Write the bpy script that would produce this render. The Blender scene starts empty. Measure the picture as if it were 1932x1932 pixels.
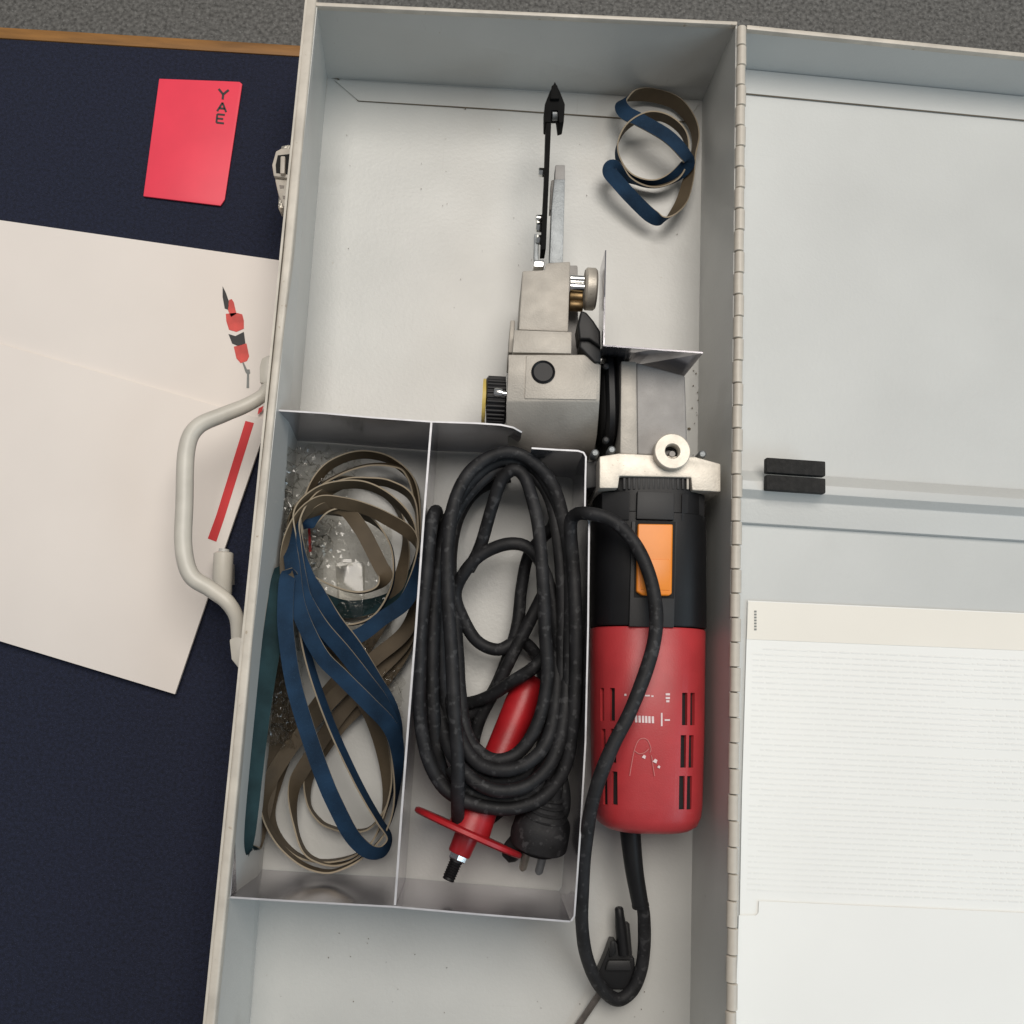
import bpy, bmesh, math, random
from mathutils import Vector, Matrix, Euler, noise

random.seed(7)
scene = bpy.context.scene
COL = scene.collection

# ------------------------------------------------------------------ camera
F = 1800.7
CAM = Vector((0.1152, -0.3784, 0.5683))
CAM_E = Euler((math.radians(9.74), math.radians(-2.06), math.radians(2.69)), 'XYZ')
cam_d = bpy.data.cameras.new('camera')
cam = bpy.data.objects.new('camera', cam_d)
COL.objects.link(cam)
cam.location = CAM
cam.rotation_euler = CAM_E
cam_d.sensor_width = 36
cam_d.lens = 36 * F / 1932
cam_d.clip_start = 0.01
cam_d.clip_end = 50
scene.camera = cam

# ------------------------------------------------------------------ world + lamps (indoor room light)
world = bpy.data.worlds.new('World')
scene.world = world
world.use_nodes = True
bg = world.node_tree.nodes['Background']
bg.inputs[0].default_value = (0.86, 0.88, 0.92, 1)
bg.inputs[1].default_value = 0.20


def area(name, loc, target, sx, sy, watts, color):
    d = bpy.data.lights.new(name, 'AREA')
    d.shape = 'RECTANGLE'
    d.size = sx
    d.size_y = sy
    d.energy = watts
    d.color = color
    o = bpy.data.objects.new(name, d)
    COL.objects.link(o)
    o.location = loc
    v = Vector(target) - Vector(loc)
    o.rotation_euler = v.to_track_quat('-Z', 'Y').to_euler()
    return o


area('ceiling_panel_lamp', (0.28, 0.42, 2.0), (0.1, -0.3, 0), 1.4, 1.2, 38.5, (1.0, 0.935, 0.86))
area('window_lamp', (1.5, -1.05, 1.15), (0.1, -0.5, 0), 1.0, 1.0, 9.0, (0.66, 0.86, 1.0))

scene.view_settings.view_transform = 'Standard'
scene.view_settings.look = 'None'
scene.view_settings.gamma = 1
scene.view_settings.exposure = 0.0
scene.render.engine = 'CYCLES'

# ------------------------------------------------------------------ helpers
RM = CAM_E.to_matrix()
H = 0.0727          # height of the case rim above its floor


def at(px, py, z=0.0):
    """point at height z seen at a place measured on the photograph (1932 grid)"""
    d = RM @ Vector(((px - 966) / F, -(py - 966) / F, -1.0))
    k = (z - CAM.z) / d.z
    return CAM + d * k


WL = {}


def tag(o, label=None, cat=None, group=None, kind=None):
    if label: o['label'] = label
    if cat: o['category'] = cat
    if group: o['group'] = group
    if kind: o['kind'] = kind
    return o


def empty(name, loc, label=None, cat=None, parent=None, **k):
    o = bpy.data.objects.new(name, None)
    COL.objects.link(o)
    o.empty_display_size = 0.01
    loc = Vector(loc)
    WL[o] = loc
    if parent:
        o.parent = parent
        o.location = loc - WL[parent]
    else:
        o.location = loc
    return tag(o, label, cat, **k)


def finish(name, bm, mat, parent=None, smooth=None, weld=False):
    """bmesh in world coordinates -> one object whose origin sits in its middle"""
    if weld:
        bmesh.ops.remove_doubles(bm, verts=bm.verts, dist=1e-6)
    bmesh.ops.recalc_face_normals(bm, faces=bm.faces)
    c = Vector((0, 0, 0))
    lo = Vector((min(v.co.x for v in bm.verts), min(v.co.y for v in bm.verts), min(v.co.z for v in bm.verts)))
    hi = Vector((max(v.co.x for v in bm.verts), max(v.co.y for v in bm.verts), max(v.co.z for v in bm.verts)))
    c = (lo + hi) / 2
    c.z = lo.z
    for v in bm.verts:
        v.co -= c
    if smooth is not None:
        for f in bm.faces:
            f.smooth = True
        lim = math.radians(smooth)
        for e in bm.edges:
            if len(e.link_faces) == 2:
                e.smooth = e.calc_face_angle(0) < lim
    me = bpy.data.meshes.new(name)
    bm.to_mesh(me)
    bm.free()
    mats = mat if isinstance(mat, (list, tuple)) else [mat]
    for m in mats:
        me.materials.append(m)
    o = bpy.data.objects.new(name, me)
    COL.objects.link(o)
    WL[o] = c
    if parent:
        o.parent = parent
        o.location = c - WL[parent]
    else:
        o.location = c
    return o


def bevel(bm, off, seg=2, ang=30):
    if off <= 0: return
    bmesh.ops.recalc_face_normals(bm, faces=bm.faces)
    es = [e for e in bm.edges if len(e.link_faces) == 2 and e.calc_face_angle(0) > math.radians(ang)]
    bmesh.ops.bevel(bm, geom=es, offset=off, segments=seg, profile=0.6, affect='EDGES', clamp_overlap=True)


def loft(bm, A, B, cap=True):
    """closed loops A and B of equal length joined by quads"""
    a = [bm.verts.new(p) for p in A]
    b = [bm.verts.new(p) for p in B]
    n = len(a)
    for i in range(n):
        bm.faces.new((a[i], a[(i + 1) % n], b[(i + 1) % n], b[i]))
    if cap:
        bm.faces.new(a)
        bm.faces.new(list(reversed(b)))


def prism_bm(pts, zt, zb, bm=None, flare=0.0):
    """outline measured at height zt (or a z per point), extruded straight down to zb"""
    bm = bm or bmesh.new()
    top = []
    for p in pts:
        z = p[2] if len(p) > 2 else zt
        top.append(at(p[0], p[1], z))
    c = sum(top, Vector()) / len(top)
    bot = []
    for p in top:
        q = p.copy()
        if flare:
            d = q - c
            q += d * flare
        q.z = zb
        bot.append(q)
    loft(bm, top, bot)
    return bm


def prism(name, pts, zt, zb, mat, parent=None, bev=0.0006, seg=2, smooth=35, flare=0.0):
    bm = prism_bm(pts, zt, zb, flare=flare)
    bevel(bm, bev, seg)
    return finish(name, bm, mat, parent, smooth)


def rect(x0, y0, x1, y1, s=0.0):
    """s = sideways lean of the rectangle over its height"""
    return [(x0, y0), (x1, y0), (x1 + s, y1), (x0 + s, y1)]


def wall_bm(pa, pb, za, zb_, th, z0=0.0005, side=1, bm=None):
    """upright sheet whose top edge runs pa-pb (world points), thickness to one side"""
    bm = bm or bmesh.new()
    a, b = Vector(pa), Vector(pb)
    d = (b - a)
    d.z = 0
    n = Vector((-d.y, d.x, 0)).normalized() * th * side
    A = [a, b, b + n, a + n]
    B = [Vector((p.x, p.y, z0)) for p in A]
    loft(bm, A, B)
    return bm


def catmull(pts, sub=8, closed=False):
    n = len(pts)
    out = []
    rng = n if closed else n - 1
    dim = len(pts[0])
    for i in range(rng):
        p0 = pts[(i - 1) % n] if closed or i > 0 else pts[0]
        p1 = pts[i]
        p2 = pts[(i + 1) % n]
        p3 = pts[(i + 2) % n] if closed or i + 2 < n else pts[n - 1]
        for s in range(sub):
            t = s / sub
            q = []
            for k in range(dim):
                a, b, c, d = p0[k], p1[k], p2[k], p3[k]
                q.append(0.5 * (2 * b + (c - a) * t + (2 * a - 5 * b + 4 * c - d) * t * t + (3 * b - a - 3 * c + d) * t ** 3))
            out.append(q)
    if not closed:
        out.append(list(pts[-1]))
    return out


def tube_bm(path, r, seg=10, bm=None, cap=True, jitter=0):
    """path of world points; r a number or one per point"""
    bm = bm or bmesh.new()
    P = [Vector(p) for p in path]
    n = len(P)
    up = Vector((0.13, 0.21, 0.97)).normalized()
    rings = []
    prevN = None
    for i in range(n):
        T = (P[min(i + 1, n - 1)] - P[max(i - 1, 0)]).normalized()
        if prevN is None:
            N = (up - T * up.dot(T))
            if N.length < 1e-3: N = Vector((1, 0, 0)) - T * T.x
        else:
            N = prevN - T * prevN.dot(T)
        N.normalize()
        prevN = N
        B = T.cross(N)
        rr = r[i] if isinstance(r, (list, tuple)) else r
        rings.append([bm.verts.new(P[i] + (N * math.cos(2 * math.pi * k / seg) + B * math.sin(2 * math.pi * k / seg)) * rr) for k in range(seg)])
    for i in range(n - 1):
        for k in range(seg):
            bm.faces.new((rings[i][k], rings[i][(k + 1) % seg], rings[i + 1][(k + 1) % seg], rings[i + 1][k]))
    if cap:
        bm.faces.new(list(reversed(rings[0])))
        bm.faces.new(rings[-1])
    return bm


def pxpath(pts, sub=8, closed=False):
    w = [tuple(at(*p)) for p in pts]
    return [Vector(q) for q in catmull(w, sub, closed)]


def lathe_bm(p0, p1, prof, n=2.0, seg=48, up=Vector((0, 0, 1)), sx=1.0, sz=1.0, bm=None):
    """solid of revolution (super-elliptic section) about p0->p1; prof = (distance, radius)"""
    bm = bm or bmesh.new()
    p0, p1 = Vector(p0), Vector(p1)
    T = (p1 - p0).normalized()
    N = (up - T * up.dot(T)).normalized()
    B = T.cross(N)
    rings = []
    for t, r in prof:
        c = p0 + T * t
        if r < 1e-6:
            rings.append([bm.verts.new(c)])
            continue
        ring = []
        for k in range(seg):
            a = 2 * math.pi * (k + 0.5) / seg
            ca, sa = math.cos(a), math.sin(a)
            q = (abs(ca) ** n + abs(sa) ** n) ** (-1.0 / n)
            ring.append(bm.verts.new(c + B * (ca * q * r * sx) + N * (sa * q * r * sz)))
        rings.append(ring)
    for i in range(len(rings) - 1):
        a, b = rings[i], rings[i + 1]
        for k in range(seg):
            k2 = (k + 1) % seg
            if len(a) == 1 and len(b) == 1: continue
            if len(a) == 1: bm.faces.new((a[0], b[k], b[k2]))
            elif len(b) == 1: bm.faces.new((a[k], b[0], a[k2]))
            else: bm.faces.new((a[k], b[k], b[k2], a[k2]))
    if len(rings[0]) > 1: bm.faces.new(rings[0])
    if len(rings[-1]) > 1: bm.faces.new(list(reversed(rings[-1])))
    return bm


def lathe(name, p0, p1, prof, mat, parent=None, smooth=40, **k):
    return finish(name, lathe_bm(p0, p1, prof, **k), mat, parent, smooth)


# ------------------------------------------------------------------ materials
def new_mat(name):
    m = bpy.data.materials.new(name)
    m.use_nodes = True
    nt = m.node_tree
    return m, nt, nt.nodes['Principled BSDF']


def surf(name, col, rough=0.5, metal=0.0, var=0.12, vscale=40, bump=0.0, bscale=600, col2=None, rvar=0.0,
         spec=0.5, coat=0.0, speck=None, speck_scale=900, speck_amt=0.62, stretch=None, scuff=None):
    """painted / cast / moulded surface: two-tone noise colour, roughness drift, fine relief, optional specks"""
    m, nt, b = new_mat(name)
    L = nt.links.new
    tc = nt.nodes.new('ShaderNodeTexCoord')
    mp = nt.nodes.new('ShaderNodeMapping')
    L(tc.outputs['Object'], mp.inputs[0])
    if stretch: mp.inputs['Scale'].default_value = stretch
    nz = nt.nodes.new('ShaderNodeTexNoise')
    nz.inputs['Scale'].default_value = vscale
    nz.inputs['Detail'].default_value = 5
    L(mp.outputs[0], nz.inputs['Vector'])
    rp = nt.nodes.new('ShaderNodeValToRGB')
    c2 = col2 or tuple(c * (1 - var) for c in col)
    c1 = col if col2 else tuple(min(1, c * (1 + var * 0.6)) for c in col)
    rp.color_ramp.elements[0].color = (*c2, 1)
    rp.color_ramp.elements[0].position = 0.32
    rp.color_ramp.elements[1].color = (*c1, 1)
    rp.color_ramp.elements[1].position = 0.68
    L(nz.outputs['Fac'], rp.inputs['Fac'])
    out = rp.outputs['Color']
    if speck:
        n2 = nt.nodes.new('ShaderNodeTexNoise')
        n2.inputs['Scale'].default_value = speck_scale
        n2.inputs['Detail'].default_value = 3
        L(tc.outputs['Object'], n2.inputs['Vector'])
        r2 = nt.nodes.new('ShaderNodeValToRGB')
        r2.color_ramp.elements[0].position = speck_amt
        r2.color_ramp.elements[1].position = min(1, speck_amt + 0.08)
        r2.color_ramp.elements[0].color = (0, 0, 0, 1)
        r2.color_ramp.elements[1].color = (1, 1, 1, 1)
        L(n2.outputs['Fac'], r2.inputs['Fac'])
        mx = nt.nodes.new('ShaderNodeMix')
        mx.data_type = 'RGBA'
        L(r2.outputs['Color'], mx.inputs['Factor'])
        L(out, mx.inputs['A'])
        mx.inputs['B'].default_value = (*speck, 1)
        out = mx.outputs['Result']
    if scuff:
        for (sc, rot, amt) in (((340, 7, 60), 0.5, .715), ((9, 300, 60), -0.35, .72), ((14, 14, 14), 0, .66)):
            ms = nt.nodes.new('ShaderNodeMapping')
            ms.inputs['Scale'].default_value = sc
            ms.inputs['Rotation'].default_value = (0, 0, rot)
            L(tc.outputs['Object'], ms.inputs[0])
            ns = nt.nodes.new('ShaderNodeTexNoise')
            ns.inputs['Scale'].default_value = 1
            ns.inputs['Detail'].default_value = 2.5
            L(ms.outputs[0], ns.inputs['Vector'])
            rs = nt.nodes.new('ShaderNodeMapRange')
            rs.inputs['From Min'].default_value = amt
            rs.inputs['From Max'].default_value = amt + .12
            rs.inputs['To Max'].default_value = .45
            L(ns.outputs['Fac'], rs.inputs['Value'])
            mx = nt.nodes.new('ShaderNodeMix')
            mx.data_type = 'RGBA'
            L(rs.outputs[0], mx.inputs['Factor'])
            L(out, mx.inputs['A'])
            mx.inputs['B'].default_value = (*scuff, 1)
            out = mx.outputs['Result']
    L(out, b.inputs['Base Color'])
    b.inputs['Metallic'].default_value = metal
    b.inputs['Roughness'].default_value = rough
    b.inputs['Specular IOR Level'].default_value = spec
    b.inputs['Coat Weight'].default_value = coat
    if rvar:
        mr = nt.nodes.new('ShaderNodeMapRange')
        mr.inputs['To Min'].default_value = max(0.03, rough - rvar)
        mr.inputs['To Max'].default_value = min(1, rough + rvar)
        n3 = nt.nodes.new('ShaderNodeTexNoise')
        n3.inputs['Scale'].default_value = vscale * 2.3
        n3.inputs['Detail'].default_value = 6
        L(mp.outputs[0], n3.inputs['Vector'])
        L(n3.outputs['Fac'], mr.inputs['Value'])
        L(mr.outputs[0], b.inputs['Roughness'])
    if bump:
        nb = nt.nodes.new('ShaderNodeTexNoise')
        nb.inputs['Scale'].default_value = bscale
        nb.inputs['Detail'].default_value = 4
        L(mp.outputs[0], nb.inputs['Vector'])
        bp = nt.nodes.new('ShaderNodeBump')
        bp.inputs['Strength'].default_value = bump
        bp.inputs['Distance'].default_value = 0.001
        L(nb.outputs['Fac'], bp.inputs['Height'])
        L(bp.outputs[0], b.inputs['Normal'])
    return m


M = {}
M['paint'] = surf('grey_case_paint', (0.545, 0.545, 0.52), 0.34, var=0.10, vscale=8, scuff=(0.36, 0.35, 0.32), bump=0.12, bscale=500, rvar=0.1,
                  speck=(0.42, 0.39, 0.34), speck_scale=260, speck_amt=0.74)
M['rim'] = surf('worn_rim_paint', (0.56, 0.515, 0.445), 0.45, var=0.16, vscale=60, bump=0.2, bscale=300, rvar=0.15,
                speck=(0.32, 0.25, 0.17), speck_scale=200, speck_amt=0.69)
M['seam'] = surf('seam_dirt', (0.16, 0.13, 0.09), 0.8)
M['lidpaint'] = surf('lid_paint', (0.55, 0.56, 0.545), 0.45, var=0.07, vscale=9, scuff=(0.44, 0.44, 0.42), bump=0.12, bscale=500)
M['steel'] = surf('galvanised_sheet', (0.47, 0.455, 0.485), 0.17, metal=0.88, var=0.14, vscale=26, rvar=0.05, bump=0.03, bscale=60)
M['steel_edge'] = surf('cut_sheet_edge', (0.50, 0.50, 0.52), 0.5, metal=0.4, var=0.15, vscale=120)
M['alu'] = surf('cast_aluminium', (0.40, 0.375, 0.335), 0.55, metal=0.4, scuff=(0.27, 0.24, 0.20), var=0.16, vscale=55, bump=0.16, bscale=1000, rvar=0.08,
                speck=(0.34, 0.30, 0.25), speck_scale=1500, speck_amt=0.64)
M['alu_grey'] = surf('grey_cast_housing', (0.30, 0.29, 0.28), 0.6, metal=0.3, scuff=(0.2, 0.19, 0.18), var=0.14, vscale=80, bump=0.10, bscale=1700,
                     speck=(0.25, 0.235, 0.22), speck_scale=1700, speck_amt=0.6)
M['alu_bright'] = surf('bright_cast_flange', (0.62, 0.575, 0.50), 0.45, metal=0.35, var=0.16, vscale=120, bump=0.12, bscale=1100,
                       speck=(0.28, 0.24, 0.19), speck_scale=800, speck_amt=0.67)
M['zinc'] = surf('zinc_plated', (0.30, 0.32, 0.33), 0.5, metal=0.55, var=0.18, vscale=150, bump=0.25, bscale=1200)
M['chrome'] = surf('bright_steel', (0.85, 0.85, 0.83), 0.16, metal=1.0, var=0.05)
M['brass'] = surf('brass', (0.22, 0.15, 0.075), 0.42, metal=0.9, var=0.25, vscale=200)
M['black'] = surf('black_plastic', (0.009, 0.009, 0.010), 0.46, var=0.2, vscale=60, bump=0.05, bscale=1600, spec=0.3)
M['black_panel'] = surf('dark_grey_plastic', (0.021, 0.021, 0.022), 0.5, var=0.2, vscale=60, bump=0.06, bscale=1600, spec=0.35,
                        speck=(0.05, 0.05, 0.05), speck_scale=900, speck_amt=0.72)
M['rubber'] = surf('cord_rubber', (0.014, 0.014, 0.0155), 0.62, scuff=(0.07, 0.07, 0.07), var=0.5, vscale=110, bump=0.12, bscale=900, rvar=0.12, spec=0.35,
                   speck=(0.040, 0.040, 0.042), speck_scale=260, speck_amt=0.58)
M['matte'] = surf('matte_black_steel', (0.006, 0.006, 0.006), 0.75, var=0.3, vscale=90, spec=0.12)
M['dark_steel'] = surf('dark_steel', (0.17, 0.15, 0.135), 0.4, metal=0.6, var=0.3, vscale=150)
M['void'] = surf('dark_interior', (0.004, 0.004, 0.004), 0.8)
M['red'] = surf('red_plastic', (0.44, 0.036, 0.041), 0.40, scuff=(0.55, 0.16, 0.15), var=0.14, vscale=45, bump=0.12, bscale=1500, rvar=0.06)
M['red_handle'] = surf('red_handle_plastic', (0.40, 0.012, 0.017), 0.4, scuff=(0.16, 0.03, 0.03), var=0.25, vscale=60, bump=0.08)
M['orange'] = surf('orange_plastic', (0.80, 0.245, 0.018), 0.38, var=0.06, vscale=60)
M['white_mark'] = surf('white_print', (0.75, 0.6, 0.6), 0.5)
M['scratch'] = surf('scratch_mark', (0.60, 0.20, 0.19), 0.6)
M['yellow'] = surf('yellow_plastic', (0.62, 0.47, 0.12), 0.45)
M['blue'] = surf('blue_abrasive', (0.010, 0.031, 0.066), 0.8, var=0.4, vscale=60, bump=0.25, bscale=2600, spec=0.2,
                 speck=(0.022, 0.058, 0.105), speck_scale=2400, speck_amt=0.62)
M['teal'] = surf('teal_abrasive', (0.013, 0.034, 0.040), 0.8, var=0.4, vscale=60, bump=0.25, bscale=2600, spec=0.2)
M['tan'] = surf('belt_backing', (0.092, 0.069, 0.043), 0.62, var=0.28, vscale=40, bump=0.10, bscale=1500, spec=0.3)
M['edge'] = surf('belt_edge', (0.30, 0.25, 0.18), 0.85)
M['cloth'] = surf('navy_cloth', (0.011, 0.015, 0.036), 0.95, var=0.4, vscale=500, bump=0.9, bscale=1400,
                  speck=(0.03, 0.035, 0.065), speck_scale=1500, speck_amt=0.6)
M['carpet'] = surf('grey_carpet', (0.17, 0.168, 0.16), 0.95, var=0.5, vscale=220, bump=0.4, bscale=500,
                   speck=(0.24, 0.24, 0.23), speck_scale=260, speck_amt=0.6)
M['wood'] = surf('wood_edge', (0.26, 0.12, 0.028), 0.55, var=0.3, vscale=30, stretch=(1, 8, 1))
M['paper'] = surf('white_paper', (0.79, 0.735, 0.685), 0.6, var=0.03, vscale=12)
M['paper_white'] = surf('white_sheet', (0.84, 0.84, 0.81), 0.7, var=0.02, vscale=12)
M['paper_cream'] = surf('cream_strip', (0.81, 0.775, 0.70), 0.7, var=0.03, vscale=12)
M['faint'] = surf('faint_print', (0.815, 0.815, 0.79), 0.7, var=0.05)
M['pink'] = surf('pink_red_card', (0.88, 0.055, 0.10), 0.5, var=0.06, vscale=30)
M['print_red'] = surf('printed_red', (0.66, 0.03, 0.035), 0.6)
M['print_tool_red'] = surf('printed_tool_red', (0.66, 0.08, 0.065), 0.6, var=0.25, vscale=90)
M['print_black'] = surf('printed_black', (0.03, 0.03, 0.03), 0.6)
M['print_grey'] = surf('printed_grey', (0.22, 0.23, 0.22), 0.6)
M['handle_grey'] = surf('handle_plastic', (0.60, 0.575, 0.51), 0.4, var=0.1, vscale=60)
M['latch'] = surf('latch_steel', (0.62, 0.58, 0.50), 0.32, metal=0.75, var=0.25, vscale=200, bump=0.3, bscale=900)
M['foam'] = surf('black_foam', (0.02, 0.019, 0.018), 0.9, var=0.4, vscale=300, bump=0.5, bscale=1500)

# clear film
mp_, nt_, b_ = new_mat('clear_film')
nt_.nodes.remove(b_)
tr_ = nt_.nodes.new('ShaderNodeBsdfTransparent')
tr_.inputs[0].default_value = (0.95, 0.945, 0.93, 1)
gl_ = nt_.nodes.new('ShaderNodeBsdfGlossy')
gl_.inputs['Color'].default_value = (0.95, 0.95, 0.95, 1)
gl_.inputs['Roughness'].default_value = 0.10
lw_ = nt_.nodes.new('ShaderNodeLayerWeight')
lw_.inputs['Blend'].default_value = 0.30
fr_ = nt_.nodes.new('ShaderNodeMath')
fr_.operation = 'MULTIPLY_ADD'
nt_.links.new(lw_.outputs['Facing'], fr_.inputs[0])
fr_.inputs[1].default_value = 0.30
fr_.inputs[2].default_value = 0.05
mx_ = nt_.nodes.new('ShaderNodeMixShader')
nt_.links.new(fr_.outputs[0], mx_.inputs[0])
nt_.links.new(tr_.outputs[0], mx_.inputs[1])
nt_.links.new(gl_.outputs[0], mx_.inputs[2])
nt_.links.new(mx_.outputs[0], nt_.nodes['Material Output'].inputs[0])
M['film'] = mp_

# ------------------------------------------------------------------ setting: table, cloth, floor
TZ = -0.006
bm = bmesh.new()
ya = at(490, 114, TZ).y
loft(bm, [Vector((-0.9, ya, TZ)), Vector((1.2, ya + 0.01, TZ)), Vector((1.2, -1.5, TZ)), Vector((-0.9, -1.5, TZ))],
     [Vector((-0.9, ya, TZ - .004)), Vector((1.2, ya + 0.01, TZ - .004)), Vector((1.2, -1.5, TZ - .004)), Vector((-0.9, -1.5, TZ - .004))])
tag(finish('table_top', bm, M['cloth']), kind='structure')
bm = bmesh.new()
yb = at(490, 93, TZ).y
loft(bm, [Vector((-0.9, yb, TZ + .001)), Vector((1.2, yb + .01, TZ + .001)), Vector((1.2, ya + 0.0101, TZ + .001)), Vector((-0.9, ya + .0001, TZ + .001))],
     [Vector((-0.9, yb, TZ - .025)), Vector((1.2, yb + .01, TZ - .025)), Vector((1.2, ya + 0.0101, TZ - .025)), Vector((-0.9, ya + .0001, TZ - .025))])
bevel(bm, 0.001)
tag(finish('table_edge_strip', bm, M['wood'], None, 35), kind='structure')
bm = bmesh.new()
bmesh.ops.create_grid(bm, x_segments=1, y_segments=1, size=2.5)
bmesh.ops.translate(bm, verts=bm.verts, vec=(0.1, 0.4, -0.45))
tag(finish('carpet_floor', bm, M['carpet']), kind='structure')

# ------------------------------------------------------------------ the steel case
# inner corners of the floor and of the rim, measured
f_tl, f_tr = at(617, 148), at(1325, 190)
f_bl, f_br = at(474, 1900), at(1302, 1903)
r_tl, r_tr = at(599, 10, H), at(1388, 46, H)
YB = -0.66


def along(a, b, y):
    t = (y - a.y) / (b.y - a.y)
    return a + (b - a) * t


f_bl2 = along(f_tl, f_bl, YB)
f_br2 = along(f_tr, f_br, YB)
rl_a, rl_b = at(599, 10, H), along(at(597, 0, H), at(445, 1509, H), YB)
rr_a, rr_b = at(1388, 46, H), along(at(1388, 46, H), at(1371, 1880, H), YB)

case = empty('steel_case', ((f_tl + f_tr) / 2 + Vector((0, -0.3, TZ))), 'long open light grey painted steel tool case with hinged lid', 'case')


def sheet(name, quad, th, mat, parent, nrm, bev=0.0):
    """thin sheet from an ordered outline, thickened away from nrm"""
    bm = bmesh.new()
    n = Vector(nrm).normalized() * th
    loft(bm, [Vector(p) for p in quad], [Vector(p) - n for p in quad])
    bevel(bm, bev)
    return finish(name, bm, mat, parent, 35 if bev else None)


def panel_grid(name, c, nx, ny, mat, parent, dent=0.0, freq=6):
    """flat floor or wall panel (corners tl,tr,br,bl), thickened away from the inside of the box"""
    bm = bmesh.new()
    tl, tr, br, bl = c
    n = (tr - tl).cross(bl - tl).normalized()
    m = (tl + tr + br + bl) / 4
    inside = Vector((0.12, -0.3, 0.2)) if parent is case else Vector((0.38, -0.3, 0.2))
    if n.dot(inside - m) < 0: n = -n
    loft(bm, [tl, tr, br, bl], [p - n * .0009 for p in (tl, tr, br, bl)])
    return finish(name, bm, mat, parent)


panel_grid('floor_panel', (f_tl, f_tr, f_br2, f_bl2), 24, 50, M['paint'], case, 0.0008, 7)
panel_grid('side_wall', (rl_a, f_tl, f_bl2, rl_b), 6, 40, M['paint'], case, 0.0008, 9)
panel_grid('side_wall', (f_tr, rr_a, rr_b, f_br2), 6, 40, M['paint'], case, 0.0010, 14)
panel_grid('end_wall', (r_tl, r_tr, f_tr, f_tl), 24, 6, M['paint'], case, 0.0008, 9)
rb_l, rb_r = Vector((rl_b.x, YB - .012, H)), Vector((rr_b.x, YB - .012, H))
panel_grid('end_wall', (f_bl2, f_br2, rb_r, rb_l), 24, 6, M['paint'], case, 0.0005, 9)

# rolled rims
bm = bmesh.new()
rim_pts = [(1144, 1186, 0), (1062, 1096, 939), (1005, 1034, 1505), (927, 964, 2200), (852, 887, 3000), (800, 838, 3500)]
rows = []
for xo, xi, y in rim_pts:
    k = .50313
    a, b = at(xo * k, y * k, H + .0018), at(xi * k, y * k, H + .0018)
    rows.append((a, b))
e0, e1 = rows[0][0] - rows[1][0], rows[0][1] - rows[1][1]
rows[0] = (rows[0][0] + e0 * 0.02, rows[0][1] + e1 * 0.02)
k2 = (YB - rows[-1][0].y) / (rows[-1][0].y - rows[-2][0].y)
rows.append((rows[-1][0] + (rows[-1][0] - rows[-2][0]) * k2, rows[-1][1] + (rows[-1][1] - rows[-2][1]) * k2))
lo_ = Vector((0, 0, -0.007))
vs = [[bm.verts.new(p) for p in (a, b, b + lo_, a + lo_)] for a, b in rows]
for i in range(len(vs) - 1):
    for q in range(4):
        bm.faces.new((vs[i][q], vs[i][(q + 1) % 4], vs[i + 1][(q + 1) % 4], vs[i + 1][q]))
bm.faces.new(vs[0])
bm.faces.new(list(reversed(vs[-1])))
bevel(bm, 0.0014, 3)
finish('rolled_rim', bm, M['rim'], case, 50)
bm = bmesh.new()
a, b = at(590, 3, H + .001), at(1392, 40, H + .001)
loft(bm, [a, b, at(1391, 47, H + .001), at(597, 11, H + .001)],
     [p + Vector((0, 0, -0.004)) for p in (a, b, at(1391, 47, H + .001), at(597, 11, H + .001))])
bevel(bm, 0.0008, 2)
finish('rolled_rim', bm, M['rim'], case, 50)
# outer skins (the wall seen from outside, left)
bm = bmesh.new()
loft(bm, [rows[0][0], rows[-1][0], rows[-1][0] + Vector((.0012, 0, 0)), rows[0][0] + Vector((.0012, 0, 0))],
     [Vector((p.x, p.y, TZ + .001)) for p in (rows[0][0], rows[-1][0], rows[-1][0] + Vector((.0012, 0, 0)), rows[0][0] + Vector((.0012, 0, 0)))])
finish('outer_skin', bm, M['rim'], case)

# welded flange on the floor along the end wall, with clipped corner, and its dirt line
fl = [at(630, 150, .0012), at(676, 189.5, .0012), at(947, 206, .0012), at(1176, 222, .0012), at(1298, 229, .0012), at(1320, 194, .0012)]
bm = bmesh.new()
loft(bm, fl, [Vector((p.x, p.y, 0.0001)) for p in fl])
bevel(bm, 0.0003, 1)
finish('welded_flange', bm, M['paint'], case, 35)
pts = [at(622, 146, .0006), at(637, 148, .0006), at(676, 190, .0006), at(947, 207, .0006), at(1176, 223, .0006), at(1297, 230, .0006)]
finish('seam_line', tube_bm(pts, 0.00045, 6), M['seam'], case, 60)
pts = [at(592, 77, .035) + Vector((.0, 0, 0)), at(604, 118, .015), at(614, 151, .001)]
finish('seam_line', tube_bm(pts, 0.0005, 6), M['seam'], case, 60)
pts = [at(1374, 120, .04), at(1350, 165, .02), at(1331, 196, .002)]
finish('seam_line', tube_bm(pts, 0.0005, 6), M['seam'], case, 60)

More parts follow.
